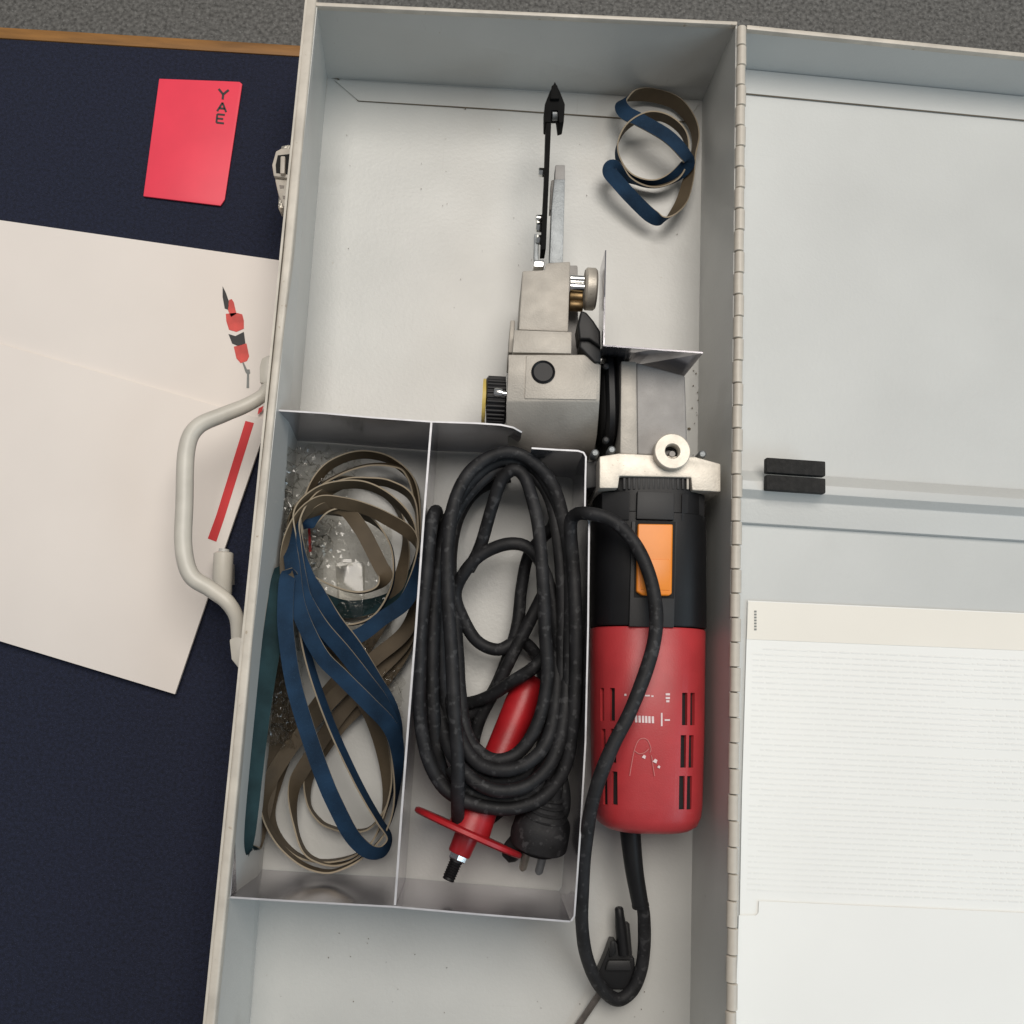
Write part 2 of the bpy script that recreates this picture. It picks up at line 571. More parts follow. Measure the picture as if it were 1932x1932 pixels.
# piano hinge: one knuckle after the other
hx0, hx1 = at(1399, 52, H + .001), along(at(1399, 52, H + .001), at(1380, 1880, H + .001), YB)
hl = (hx1 - hx0)
nk = int(hl.length / 0.0125)
knuck_mesh = None
for i in range(nk):
    a = hx0 + hl * (i / nk)
    b = hx0 + hl * ((i + 1) / nk) - hl.normalized() * 0.00045
    if i % 2: pass
    L_ = (b - a).length
    if knuck_mesh is None:
        o = lathe('hinge_knuckle', a, b, [(0, 0), (0, .0022), (.0003, .0027), (L_ - .0003, .0027), (L_, .0022), (L_, 0)], M['rim'], case, seg=14)
        knuck_mesh = o
        base_off = WL[o] - a
    else:
        o = knuck_mesh.copy()
        COL.objects.link(o)
        w = a + base_off + Vector((0.00025 * (1 if i % 2 else -1), 0, random.uniform(-.0001, .0001)))
        WL[o] = w
        o.parent = case
        o.location = w - WL[case]
bm = bmesh.new()
loft(bm, [hx0 + Vector((-.0012, 0, 0)), hx0 + Vector((.0012, 0, 0)), hx1 + Vector((.0012, 0, 0)), hx1 + Vector((-.0012, 0, 0))],
     [p + Vector((0, 0, -.004)) for p in (hx0 + Vector((-.0012, 0, 0)), hx0 + Vector((.0012, 0, 0)), hx1 + Vector((.0012, 0, 0)), hx1 + Vector((-.0012, 0, 0)))])
finish('hinge_leaf', bm, M['seam'], case)

# ---------------------------------------------------------------- lid, lying open to the right
lid = empty('lid', hx0 + Vector((0.12, -0.3, -0.06)), parent=case)
TILT = math.radians(2.5)
LD = 0.036
hd = hl.normalized()
lx = Vector((math.cos(TILT), 0, -math.sin(TILT)))
lx = (lx - hd * lx.dot(hd)).normalized()
lz = lx.cross(-hd) * -1
if lz.z < 0: lz = -lz
LWID = 0.262


def lidp(u, v, w):
    """u right of the hinge, v down the hinge, w above the lid floor"""
    return hx0 + hd * v + lx * u + lz * (w - LD)


LLEN = hl.length


def lid_sheet(name, c, mat=M['lidpaint'], nx=10, ny=10, dent=0.0006):
    return panel_grid(name, c, nx, ny, mat, lid, dent, 8)


lid_sheet('floor_panel', (lidp(.004, .001, 0), lidp(LWID, .001, 0), lidp(LWID, LLEN, 0), lidp(.004, LLEN, 0)), nx=16, ny=40)
lid_sheet('end_wall', (lidp(.004, .0, LD), lidp(LWID, .0, LD), lidp(LWID, .001, 0), lidp(.004, .001, 0)))
lid_sheet('side_wall', (lidp(LWID, .001, 0), lidp(LWID + .001, .0, LD), lidp(LWID + .001, LLEN, LD), lidp(LWID, LLEN, 0)))
lid_sheet('side_wall', (lidp(.0030, .001, LD - .004), lidp(.0042, .001, 0), lidp(.0042, LLEN, 0), lidp(.0030, LLEN, LD - .004)))


def lid_box(name, u0, v0, u1, v1, w0, w1, mat, bev=.0004, tl=0, parent=lid):
    bm = bmesh.new()
    loft(bm, [lidp(u0 + tl, v0, w1), lidp(u1, v0, w1), lidp(u1, v1, w1), lidp(u0 + tl, v1, w1)],
         [lidp(u0, v0, w0), lidp(u1, v0, w0), lidp(u1, v1, w0), lidp(u0, v1, w0)])
    bevel(bm, bev)
    return finish(name, bm, mat, parent, 35)


lid_box('rolled_rim', .003, -.0016, LWID, .0012, LD - .003, LD + .0008, M['rim'], .0006)
fl = [lidp(.006, .0015, .0012), lidp(.0135, .0175, .0012), lidp(LWID - .02, .0175, .0012), lidp(LWID - .004, .0015, .0012)]
bm = bmesh.new()
loft(bm, fl, [p - lz * .0011 for p in fl])
finish('welded_flange', bm, M['lidpaint'], lid)
finish('seam_line', tube_bm([lidp(.0045, .002, .0008), lidp(.0135, .0178, .0008), lidp(LWID - .02, .0178, .0008)], .00035, 6), M['seam'], lid, 60)


def lid_uv(px, py, w=0.0):
    """place on the lid at height w under a measured point"""
    d = RM @ Vector(((px - 966) / F, -(py - 966) / F, -1.0))
    o = lidp(0, 0, w)
    k = (o - CAM).dot(lz) / d.dot(lz)
    p = CAM + d * k - o
    return p.dot(lx), p.dot(hd)


# pressed stiffening rib with its foam pad
v0, v1 = lid_uv(1440, 890)[1], lid_uv(1440, 990)[1]
vm = lid_uv(1440, 945)[1]
bm = bmesh.new()
u0 = .0045
ra = [lidp(u0, v0, 0.0002), lidp(u0, v0 + .008, .010), lidp(u0, vm - .004, .010), lidp(u0, vm, .004), lidp(u0, v1, .0035), lidp(u0, v1 + .0005, .0002)]
rb = [p + lx * (LWID - .006) for p in ra]
loft(bm, ra, rb)
bevel(bm, .0006)
finish('stiffening_rib', bm, M['lidpaint'], lid, 35)
pu0 = lid_uv(1447, 900, .016)[0]
pv0, pv1 = lid_uv(1460, 863, .016)[1], lid_uv(1460, 924, .016)[1]
pm = (pv0 + pv1) / 2
for q, (a, b) in enumerate(((pv0, pm - .0006), (pm + .0006, pv1))):
    lid_box('foam_pad', pu0, a, pu0 + .034, b, .0102, .0155, M['foam'], .0009)

# ---------------------------------------------------------------- paper sheets lying in the lid
sh = empty('instruction_sheet', lidp(.06, .42, .001), 'white printed sheet with cream top strip lying in the open lid', 'paper')


def lidpoly(name, pts, w, mat, parent, th=.0004):
    bm = bmesh.new()
    A = []
    for (x, y) in pts:
        u, v = lid_uv(x, y, w)
        A.append(lidp(u, v, w))
    loft(bm, A, [p - lz * th for p in A])
    return finish(name, bm, mat, parent)


lidpoly('page', [(1411, 1133), (2050, 1162), (2040, 2000), (1391, 1985), (1400, 1500)], .0014, M['paper_white'], sh)
lidpoly('header_strip', [(1412, 1135), (2048, 1164), (2044, 1232), (1409, 1206)], .0017, M['paper_cream'], sh, .0002)
rt = random.Random(11)
for i in range(44):
    y = 1222 + i * 10.6
    bm = bmesh.new()
    x = 1421 - i * .25 + (18 if i % 9 == 0 else 0)
    xe = 1990 - (rt.uniform(150, 380) if i % 9 == 8 else rt.uniform(0, 30))
    while x < xe:
        w_ = rt.uniform(6, 26)
        A = []
        for (qx, qy) in ((x, 0), (x + w_, 0), (x + w_, 2.6), (x, 2.6)):
            u, v = lid_uv(qx, y + qy + (qx - 1421) * .045, .0016)
            A.append(lidp(u, v, .0016))
        loft(bm, A, [p - lz * .0001 for p in A])
        x += w_ + 4
    finish('text_line', bm, M['faint'], sh)
for i in range(7):
    y = 1152 + i * 5.6
    lidpoly('small_text', [(1423, y), (1427.5, y), (1427.5, y + 3.6), (1423, y + 3.6)], .0019, M['print_grey'], sh, .0001)
sh2 = lidpoly('paper_sheet', [(1394, 1727), (1427, 1727), (1431, 1722), (1432, 1700), (2060, 1728), (2050, 2040), (1385, 2010)], .0024, M['paper_white'], None, .0004)
tag(sh2, 'plain white sheet overlapping the foot of the printed sheet in the lid', 'paper')

# ---------------------------------------------------------------- latch, handle on the left outside
lat = empty('latch', at(535, 335, .03), parent=case)
prism('latch_plate', [(513, 311), (520, 285), (530, 280), (556, 279), (552, 337), (516, 332)], .048, .036, M['rim'], lat, .0009)
prism('latch_recess', [(520, 311), (524, 293), (550, 290), (547, 329), (521, 326)], .0484, .047, M['void'], lat, 0)
prism('latch_pin', rect(529, 294, 538, 327, -1), .0510, .0475, M['rim'], lat, .0008)
prism('latch_lever', [(518, 337), (552, 339), (546, 390), (534, 390), (525, 368)], .046, .034, M['rim'], lat, .0012)
for (x_, y_) in ((531, 352), (537, 372)):
    prism('latch_dimple', [(x_ - 4, y_ - 3), (x_ + 5, y_ - 2), (x_ + 4, y_ + 3), (x_ - 3, y_ + 3)], .0463, .0455, M['dark_steel'], lat, 0)
prism('latch_mount', [(530, 275), (548, 272), (537, 392), (524, 392)], .034, .022, M['latch'], lat, .001)

hnd = empty('carry_handle', at(470, 960, .03), parent=case)
prism('handle_bracket', [(489, 690), (493, 675), (508, 668), (512, 700), (506, 724), (489, 722)], .044, .012, M['handle_grey'], hnd, .0015)
prism('handle_bracket', [(432, 1206), (446, 1200), (463, 1206), (459, 1262), (450, 1262), (436, 1244)], .044, .012, M['handle_grey'], hnd, .0015)
hp = pxpath([(507, 727, .04), (494, 747, .043), (462, 766, .045), (420, 783, .046), (372, 806, .047), (352, 850, .047), (348, 950, .047), (346, 1030, .047), (360, 1085, .047), (398, 1112, .046), (428, 1135, .046), (446, 1165, .043), (449, 1205, .04)], 8)
nn = len(hp)
rad = [0.0036 + 0.0012 * math.sin(math.pi * min(1, max(0, (i / nn - .02) / .96))) for i in range(nn)]
finish('handle_bar', tube_bm(hp, rad, 14), M['handle_grey'], hnd, 60)

# ------------------------------------------------------------------ things on the cloth, left
card = empty('pink_card', at(380, 260, TZ), 'bright pink red card with black lettering on the navy cloth', 'card')
prism('card_board', [(300, 148), (420, 152.5), (452, 154), (457, 158), (424, 376), (416, 388), (270, 370)], -.0040, TZ + .0005, M['pink'], card, .0006)


def letter(parent, glyph, px, py, size, rotdeg, z, mat, name='letter'):
    """thin raised strokes of a printed capital"""
    G = {'Y': [((0, 1), (.5, .5)), ((1, 1), (.5, .5)), ((.5, .5), (.5, 0))],
         'A': [((0, 0), (.5, 1)), ((1, 0), (.5, 1)), ((.2, .35), (.8, .35))],
         'E': [((0, 0), (0, 1)), ((0, 0), (.9, 0)), ((0, .5), (.75, .5)), ((0, 1), (.9, 1))]}[glyph]
    bm = bmesh.new()
    r = math.radians(rotdeg)
    for (a, b) in G:
        pa = Vector((a[0] - .5, .5 - a[1])) * size
        pb = Vector((b[0] - .5, .5 - b[1])) * size
        d = (pb - pa).normalized()
        n = Vector((-d.y, d.x)) * size * .11
        qs = [pa + n, pb + n, pb - n, pa - n]
        out = []
        for q in qs:
            x = q.x * math.cos(r) - q.y * math.sin(r)
            y = q.x * math.sin(r) + q.y * math.cos(r)
            out.append(at(px + x, py + y, z))
        loft(bm, out, [p - Vector((0, 0, .0003)) for p in out])
    return finish(name, bm, mat, parent)


letter(card, 'Y', 421, 178, 19, 6, -.0038, M['print_black'])
letter(card, 'A', 419, 202, 17, 6, -.0038, M['print_black'])
letter(card, 'E', 417, 224, 16, 6, -.0038, M['print_black'])

bk = empty('manual_booklet', at(440, 640, TZ), 'white booklet printed with a red power tool beside the handle', 'booklet')
bpts = [(-160, 392), (535, 492), (533, 560), (520, 640), (505, 760), (497, 840), (-220, 735)]
prism('cover_page', bpts, -.0035, TZ + .0006, M['paper'], bk, .0003)
Z1 = -.0032


def decal(name, pts, mat, parent, z=Z1, th=.0002):
    bm = bmesh.new()
    A = [at(x, y, z) for x, y in pts]
    loft(bm, A, [p - Vector((0, 0, th)) for p in A])
    return finish(name, bm, mat, parent)


decal('printed_tool_tail', [(432, 566), (437, 564), (441, 570), (446, 592), (436, 598), (430, 585)], M['print_tool_red'], bk)
decal('printed_tool_body', [(426, 592), (446, 590), (457, 593), (460, 605), (460, 620), (446, 626), (432, 622), (427, 606)], M['print_tool_red'], bk)
decal('printed_tool_band', [(431, 630), (444, 634), (460, 626), (463, 648), (450, 653), (438, 648)], M['print_black'], bk)
decal('printed_tool_nose', [(441, 654), (465, 648), (470, 672), (466, 681), (454, 685), (446, 676)], M['print_tool_red'], bk)
decal('printed_tool_cable', [(420, 540), (426, 552), (433, 572), (430, 584), (424, 582), (420, 560)], M['print_black'], bk)
decal('printed_tool_shaft', [(457, 684), (460, 684), (466, 697), (471, 697), (472, 704), (470, 706), (470, 732), (465, 732), (466, 706), (463, 702)], M['print_grey'], bk)
decal('red_corner_mark', [(519, 632), (521, 640), (513, 668), (510, 668)], M['print_red'], bk)

bk2 = empty('striped_booklet', at(430, 900, TZ), 'white booklet with a diagonal red stripe below the case handle', 'booklet')
prism('cover_page', [(-190, 594), (500, 792), (497, 820), (424, 1034), (330, 1310), (-330, 1110)], -.0008, -.0032, M['paper'], bk2, .0004)
decal('red_stripe', [(463, 794), (479, 798), (424, 975), (408, 1022), (392, 1016), (408, 972)], M['print_red'], bk2, -.0005)
decal('red_corner_mark', [(488, 770), (497, 766), (494, 776), (486, 782)], M['print_red'], bk2, -.0005)

tb = empty('grey_tube', at(428, 1075, TZ), 'short light grey tube end lying on the cloth beside the case', 'tube')
lathe('tube_body', at(422, 1042, .012), at(418, 1130, .012), [(0, 0), (0, .0045), (.0008, .0056), (.024, .0056), (.025, .0050), (.025, 0)], M['handle_grey'], tb, seg=28)
lathe('tube_cap', at(423.0, 1036, .012), at(422, 1042, .012), [(0, 0), (0, .0030), (.0019, .0030), (.0019, 0)], M['paint'], tb, seg=20)
prism('tube_foot', rect(410, 1060, 432, 1100), .008, TZ + .0004, M['handle_grey'], tb, .0005)

# ------------------------------------------------------------------ galvanised divider tray
TH = .068
tray = empty('divider_tray', at(790, 1250, 0), 'two-compartment bare galvanised sheet metal tray inside the case', 'tray')


def tsheet(name, pts, z0=.0012, th=.0009, side=1, drop=None):
    """sheet wall following a measured top edge; pts = (px,py[,ztop])"""
    P = [at(p[0], p[1], p[2] if len(p) > 2 else TH) for p in pts]
    n = len(P)
    bm = bmesh.new()
    outer = []
    for i in range(n):
        d = P[min(i + 1, n - 1)] - P[max(i - 1, 0)]
        d.z = 0
        outer.append(P[i] + Vector((-d.y, d.x, 0)).normalized() * th * side)
    rows_ = []
    for i in range(n):
        zb = z0 if drop is None else drop[i]
        a, b = P[i], outer[i]
        rows_.append([bm.verts.new(q) for q in (a, b, Vector((b.x, b.y, zb)), Vector((a.x, a.y, zb)))])
    for i in range(n - 1):
        for q in range(4):
            f = bm.faces.new((rows_[i][q], rows_[i][(q + 1) % 4], rows_[i + 1][(q + 1) % 4], rows_[i + 1][q]))
            f.material_index = 1 if q == 0 else 0
    bm.faces.new(rows_[0])
    bm.faces.new(list(reversed(rows_[-1])))
    return finish(name, bm, [M['steel'], M['steel_edge']], tray, 40)


tsheet('back_wall', [(514, 775), (610, 781), (700, 789), (812, 797), (900, 800), (945, 803), (968, 808), (984, 817, .066)], side=1,
       drop=[.0012, .0012, .0012, .0012, .0012, .0012, .02, .05])
tsheet('front_wall', [(432, 1691), (560, 1699), (742, 1709), (900, 1723), (1076, 1737)], side=-1)
tsheet('side_wall', [(513, 777), (498, 920), (480, 1120), (460, 1330), (432, 1690)], side=1)
tsheet('divider', [(812, 797), (797, 985), (783, 1180), (768, 1370), (755, 1540), (743, 1708)], side=1, th=.0011)
cr = [(1003, 847), (1050, 850), (1090, 852), (1100, 855), (1104, 862), (1103, 900), (1102, 960), (1110, 985), (1108, 1180), (1103, 1400), (1094, 1560), (1084, 1700), (1082, 1728), (1076, 1737)]
tsheet('side_wall', cr, side=1)
# short fold tongue of the front wall on the case floor
# ------------------------------------------------------------------ belt sander / grinder
tool = empty('belt_sander', at(1200, 1000, 0), 'red and black electric belt sander with bare metal head lying in the case', 'power tool')
AX0, AX1 = at(1219, 1563, .0345), at(1221, 921, .0345)
AXL = (AX1 - AX0).length
TD = (AX1 - AX0).normalized()


def axp(py):
    """distance along the motor axis at a measured height"""
    return (at(1220, py, .0345) - AX0).dot(TD)


R0 = .0312
tR = axp(1188)
red_bm = lathe_bm(AX0, AX1, [(0, 0), (0, .019), (.0010, .0225), (.0035, .0263), (.008, .0282), (.014, .0290), (.05, .0302), (tR - .001, R0), (tR, R0 - .0006), (tR, 0)], n=2.7, seg=72)
red = finish('rear_housing', red_bm, M['red'], tool, 40)
# cooling slots cut into the shell, each with its dark insert
slots = []
for (x0, x1, s) in ((1129, 1138.6, -1), (1148, 1157.4, -1), (1288, 1297, 1), (1304, 1311, 1)):
    for (y0, y1) in (((1298, 1361), (1375, 1440), (1456, 1520)) if s < 0 else ((1307, 1368), (1387, 1448), (1464, 1527))):
        k = 3 if s < 0 else 0
        dx = (y0 - 1298) / 222 * (5 if s < 0 else -6)
        slots.append((x0 + dx + (2 if s < 0 else 0), y0, x1 + dx + (2 if s < 0 else 0), y1, s))


def surf_z(px, py, squeeze=1.0):
    """height of the round housing under a measured point (found by marching)"""
    z = .075
    while z > .02:
        p = at(px, py, z) - AX0
        t = p.dot(TD)
        q = p - TD * t
        x, y = abs(q.x), abs(q.z)
        rr = R0 - .0012 * max(0, (tR - t)) / tR
        if (x ** 2.7 + y ** 2.7) ** (1 / 2.7) <= rr: return z
        z -= .0002
    return .03


cut = bmesh.new()
ins = []
for (x0, y0, x1, y1, s) in slots:
    zs = [surf_z(x, y) for x in (x0, x1) for y in (y0, y1)]
    ctr = at((x0 + x1) / 2, (y0 + y1) / 2, sum(zs) / 4)
    q = ctr - AX0
    q = q - TD * q.dot(TD)
    nrm = Vector((q.x * abs(q.x) ** .7, q.y, q.z * abs(q.z) ** .7)).normalized()
    side = TD.cross(nrm).normalized()
    Lh = (at(1220, y0, .06) - at(1220, y1, .06)).length / 2
    Wh = .0016
    ptsT = [ctr + side * a * Wh + TD * b * Lh for a, b in ((-1, -1), (1, -1), (1, 1), (-1, 1))]
    loft(cut, [p + nrm * .004 for p in ptsT], [p - nrm * .0040 for p in ptsT])
    ins.append(([p - nrm * .0024 for p in ptsT], [p - nrm * .0039 for p in ptsT]))
cutter = finish('cutter', cut, M['void'])
md = red.modifiers.new('slots', 'BOOLEAN')
md.object = cutter
md.operation = 'DIFFERENCE'
md.solver = 'EXACT'
bpy.context.view_layer.update()
dg = bpy.context.evaluated_depsgraph_get()
newm = bpy.data.meshes.new_from_object(red.evaluated_get(dg))
red.modifiers.clear()
red.data = newm
bpy.data.objects.remove(cutter)
for a, b in ins:
    bm = bmesh.new()
    loft(bm, a, b)
    finish('vent_slot', bm, M['void'], red)


def on_body(name, pts, mat, lift=.0002, parent=red):
    """small print following the curved housing"""
    bm = bmesh.new()
    A = [at(x, y, surf_z(x, y) + lift) for x, y in pts]
    loft(bm, A, [p - Vector((0, 0, .0006)) for p in A])
    return finish(name, bm, mat, parent)


for i, x in enumerate((1198, 1204.5, 1211, 1217, 1223, 1229.5)):
    on_body('print_bar', [(x, 1350 + i * .3), (x + 4.2, 1350 + i * .3), (x + 4.6, 1363 + i * .3), (x + .4, 1363 + i * .3)], M['white_mark'])
for (x0, y0, x1, y1) in ((1178, 1309, 1182, 1313), (1217, 1311, 1226, 1314), (1229, 1312, 1233, 1315), (1256, 1308, 1264, 1312), (1256, 1315, 1264, 1319), (1257, 1321, 1263, 1325), (1247, 1345, 1250, 1370), (1254, 1357, 1264, 1360)):
    on_body('print_mark', [(x0, y0), (x1, y0), (x1, y1), (x0, y1)], M['white_mark'])
for (x, y, s) in ((1215, 1428, 4), (1236, 1436, 4.5), (1243, 1447, 3)):
    on_body('chipped_spot', [(x, y - s), (x + s, y - s * .4), (x + s * .5, y + s), (x - s, y + s * .2)], M['white_mark'])


def scratch(pts):
    w = []
    for x, y in catmull([(float(a), float(b)) for a, b in pts], 6):
        w.append(at(x, y, surf_z(x, y) + .00005))
    return finish('scratch', tube_bm(w, .00022, 5), M['scratch'], red, 60)


scratch([(1188, 1464), (1192, 1440), (1197, 1415), (1204, 1398), (1213, 1393), (1222, 1397), (1228, 1412), (1226, 1420)])
scratch([(1197, 1416), (1206, 1422), (1216, 1420), (1224, 1413)])
scratch([(1229, 1425), (1232, 1445), (1235, 1464)])

# motor housing
t0, t1 = axp(1186), axp(921)
lathe('motor_housing', AX0, AX1, [(t0, 0), (t0, .0306), (t0 + .001, .0312), (axp(984), .0312), (axp(982), .0304), (t1, .0304), (t1, 0)], M['black'], tool, n=3.2, seg=64)
ZM = .0672
prism('panel', [(1136, 928, .058), (1189, 928, .0662), (1187, 981, .0662), (1136, 981, .058)], ZM, .05, M['black_panel'], tool, .0007)
prism('panel', [(1203, 926), (1273, 929), (1272, 981), (1201, 979)], .0682, .055, M['black_panel'], tool, .0007)
prism('panel', [(1287, 931, .0655), (1330, 934, .057), (1329, 984, .057), (1286, 983, .0655)], ZM, .045, M['black_panel'], tool, .0007)
prism('switch_channel', [(1192, 983), (1278, 984), (1272, 1184), (1187, 1182)], .0669, .05, M['black_panel'], tool, .0007)
sw = prism('power_switch', [(1204, 988), (1270, 989), (1268, 1120), (1262, 1124), (1212, 1123), (1201, 1116)], .0702, .066, M['orange'], tool, .0010, 3)
prism('switch_rocker_end', [(1207, 1055), (1265, 1056), (1264, 1114), (1209, 1112)], .0706, .0698, M['orange'], sw, .0004)
prism('switch_recess', [(1199, 983), (1275, 984), (1272, 1129), (1196, 1127)], .0672, .0665, M['void'], tool, .0002)
# cooling gap with ribs under the gear flange
prism('fan_grille', rect(1166, 899, 1306, 924, 0), .0625, .04, M['void'], tool, 0)
for i in range(14):
    x = 1176 + i * 9.2
    prism('grille_rib', rect(x, 901, x + 4.6, 923, 0), .0650, .0622, M['black_panel'] if i < 13 else M['alu'], tool, .0003)
# gear flange
prism('gear_flange', [(1131, 861), (1168, 855), (1313, 862), (1360, 875), (1360, 928), (1306, 925), (1304, 901), (1169, 898), (1166, 921), (1131, 921)], .0668, .012, M['alu_bright'], tool, .0009)
for (x, y) in ((1119, 862), (1150, 856), (1318, 864)):
    lathe('flange_screw', at(x, y, .045), at(x, y, .05) + Vector((0, 0, .006)), [(0, 0), (0, .0022), (.0168, .0022), (.018, .0014), (.018, 0)], M['zinc'], tool, seg=16)
# side of the flange, lower left ear
prism('flange_ear', [(1104, 872), (1131, 868), (1131, 918), (1104, 922)], .052, .012, M['black_panel'], tool, .001)
# gear housing
prism('gear_housing', [(1200, 683), (1293, 708), (1296, 800), (1297, 862), (1202, 858)], .0640, .010, M['alu_grey'], tool, .0016, 3)
prism('housing_collar', [(1172, 681), (1201, 682), (1203, 858), (1170, 856)], .0655, .010, M['alu'], tool, .0010)
# boss with threaded hole for the side handle
bc = at(1269, 851, .0725)
bm = lathe_bm(bc + Vector((0, 0, -.02)), bc, [(0, .0098), (.0195, .0098), (.020, .0093), (.020, .0043), (.0195, .0039), (.006, .0039), (.006, 0)], n=2, seg=40, up=Vector((0, 1, 0)))
finish('handle_boss', bm, M['alu_bright'], tool, 40)
lathe('threaded_hole', bc + Vector((0, 0, -.0135)), bc + Vector((0, 0, -.006)), [(0, 0), (0, .0038), (.0072, .0038), (.0072, .0026), (.004, .0024), (.004, 0)], M['void'], tool, seg=24, up=Vector((0, 1, 0)))
lathe('hole_insert', bc + Vector((0.0008, -.0004, -.010)), bc + Vector((.0008, -.0004, -.004)), [(0, 0), (0, .0019), (.0055, .0016), (.0055, 0)], M['alu_grey'], tool, seg=14, up=Vector((0, 1, 0)))
# dark swivel ring between gearbox and head
xa, xb = 1134, 1171


def xring(name, x0, x1, yc, hh, zc, rz, mat, n=3.2):
    p0, p1 = at(x0, yc, zc), at(x1, yc, zc)
    ry = (at(x0, yc - hh, zc) - at(x0, yc + hh, zc)).length / 2
    L_ = (p1 - p0).length
    return lathe(name, p0, p1, [(0, 0), (0, .93), (.0012, 1.0), (L_ - .0012, 1.0), (L_, .93), (L_, 0)], mat, tool, n=n, sx=ry, sz=rz, seg=48)


# (section radii are given through sx / sz)
xring('swivel_ring', 1133, 1150, 768, 86, .034, .030, M['black'])
xring('swivel_plate', 1152, 1172, 766, 84, .034, .0275, M['black_panel'])
xring('swivel_core', 1126, 1180, 766, 70, .032, .024, M['void'])
for y in (694, 832):
    lathe('ring_screw', at(1142, y, .060), at(1142, y, .060) + Vector((0, 0, .004)), [(0, 0), (0, .0018), (.003, .0018), (.0036, .0011), (.0036, 0)], M['black_panel'], tool, seg=16, up=Vector((0, 1, 0)))


# sander head: flat top, rounded lower part
def xloft(name, prof, xl, xr, mat, bev=.0008, parent=tool):
    bm = bmesh.new()
    A = [at(xl + (p[2] if len(p) > 2 else 0), p[0], p[1]) for p in prof]
    B = [at(xr + (p[3] if len(p) > 3 else 0), p[0], p[1]) for p in prof]
    loft(bm, A, B)
    bevel(bm, bev, 2, 40)
    return finish(name, bm, mat, parent, 38)


headp = [(669, .0640, 0, -28), (690, .0640, 0, 0), (755, .0640, -3, 0), (760, .0632, -4, 0), (790, .0570, -4, -2), (820, .0490, -3, -4), (845, .0400, 0, -8), (860, .032, 6, -16), (868, .024, 10, -20), (868, .008, 10, -20), (700, .008, 0, 0), (690, .03, 0, 0), (680, .045, 0, -20)]
xloft('sander_head', headp, 959, 1131, M['alu'], .0007)
prism('head_face_plate', [(993, 671), (1100, 671), (1128, 690), (1126, 754), (990, 752)], .0647, .06, M['alu'], tool, .0004)
lathe('push_button', at(1024, 706, .0612), at(1024, 706, .0612) + Vector((0, 0, .004)), [(0, 0), (0, .0066), (.0042, .0066), (.0047, .0060), (.0041, .0052), (.0041, 0)], M['black'], tool, smooth=12, seg=36, up=Vector((0, 1, 0)))
prism('head_step', [(970, 622), (1079, 626), (1078, 667), (967, 665)], .0625, .012, M['alu'], tool, .0006)
prism('head_ledge', [(963, 604), (972, 604), (969, 665), (959, 665)], .0500, .012, M['alu'], tool, .0006)
prism('arm_block', [(985.7, 511), (1027, 509), (1030, 496), (1076, 493), (1072, 626), (978.5, 622)], .0600, .014, M['alu'], tool, .0009)
prism('arm_block_back', [(1030, 500), (1090, 500), (1092, 690), (1060, 690)], .036, .014, M['alu_grey'], tool, .001)
# support plate and belt arm
prism('arm_plate', [(1041, 392), (1046, 338), (1066, 338), (1062, 496), (1037, 496)], .052, .040, M['zinc'], tool, .0005)
prism('arm_plate_tip', [(1048, 311), (1066, 311), (1066, 340), (1047, 340)], .050, .040, M['alu_grey'], tool, .0005)
prism('arm_plate_foot', [(1040, 340), (1047, 338), (1045, 396), (1037, 396)], .044, .036, M['alu_grey'], tool, .0005)
prism('belt_arm', [(1031, 232), (1040, 232), (1036, 330), (1030, 470), (1021, 470), (1028, 330)], .0560, .0430, M['matte'], tool, .0004)
prism('arm_tip_fork', [(1047, 153), (1057, 173), (1066, 196), (1064, 229), (1055, 232), (1052, 208), (1041, 208), (1039, 231), (1028, 229), (1028, 196), (1037, 173)], .0560, .0420, M['matte'], tool, .0006)
lathe('tip_roller', at(1042, 216, .051), at(1052, 216, .051), [(0, 0), (0, .0035), (.0032, .0035), (.0032, 0)], M['zinc'], tool, seg=20)
prism('tip_stub', [(1041, 160), (1052, 160), (1056, 186), (1038, 186)], .0585, .054, M['matte'], tool, .0008)
for (x, y, r, l) in ((1021, 325, .0026, .005), (1016, 412, .0022, .005), (1016, 428, .0030, .004), (1016, 452, .0028, .006)):
    p = at(x - 5, y, .050)
    lathe('arm_bolt', p, p + Vector((1, 0, 0)), [(0, 0), (0, r * .8), (.0005, r), (l - .0005, r), (l, r * .85), (l, 0)], M['chrome'], tool, seg=6 if r > .0025 else 16)
prism('tension_rod', [(1008, 440), (1017, 440), (1016, 492), (1007, 492)], .050, .045, M['zinc'], tool, .001)
prism('tension_nut', [(1006, 490), (1027, 489), (1027, 503), (1006, 504)], .056, .046, M['chrome'], tool, .0010)
# knurled knob, left
kp0, kp1 = at(917, 756, .044), at(956, 756, .044)
lathe('knob', kp0, kp1, [(0, 0), (0, .0120), (.0008, .0133), (.0104, .0133), (.0112, .0125), (.0112, 0)], M['black'], tool, seg=36)
for i in range(16):
    a = math.pi * (i + .5) / 16
    c = kp0 + Vector((.0056, -.0134 * math.cos(a), .0134 * math.sin(a)))
    bm = bmesh.new()
    lathe_bm(c + Vector((-.0050, 0, 0)), c + Vector((.005, 0, 0)), [(0, 0), (0, .0008), (.010, .0008), (.010, 0)], seg=8, bm=bm)
    finish('knob_ridge', bm, M['black_panel'], tool, 60)
lathe('knob_ring', kp0 + Vector((-.0021, 0, -.001)), kp0 + Vector((0, 0, -.001)), [(0, 0), (0, .0126), (.002, .0128), (.002, 0)], M['yellow'], tool, seg=36)
lathe('knob_axle', at(932, 740, .0578), at(960, 744, .0578), [(0, 0), (0, .0022), (.0008, .0026), (.0045, .0026), (.0046, .0016), (.012, .0016), (.012, 0)], M['chrome'], tool, seg=18)
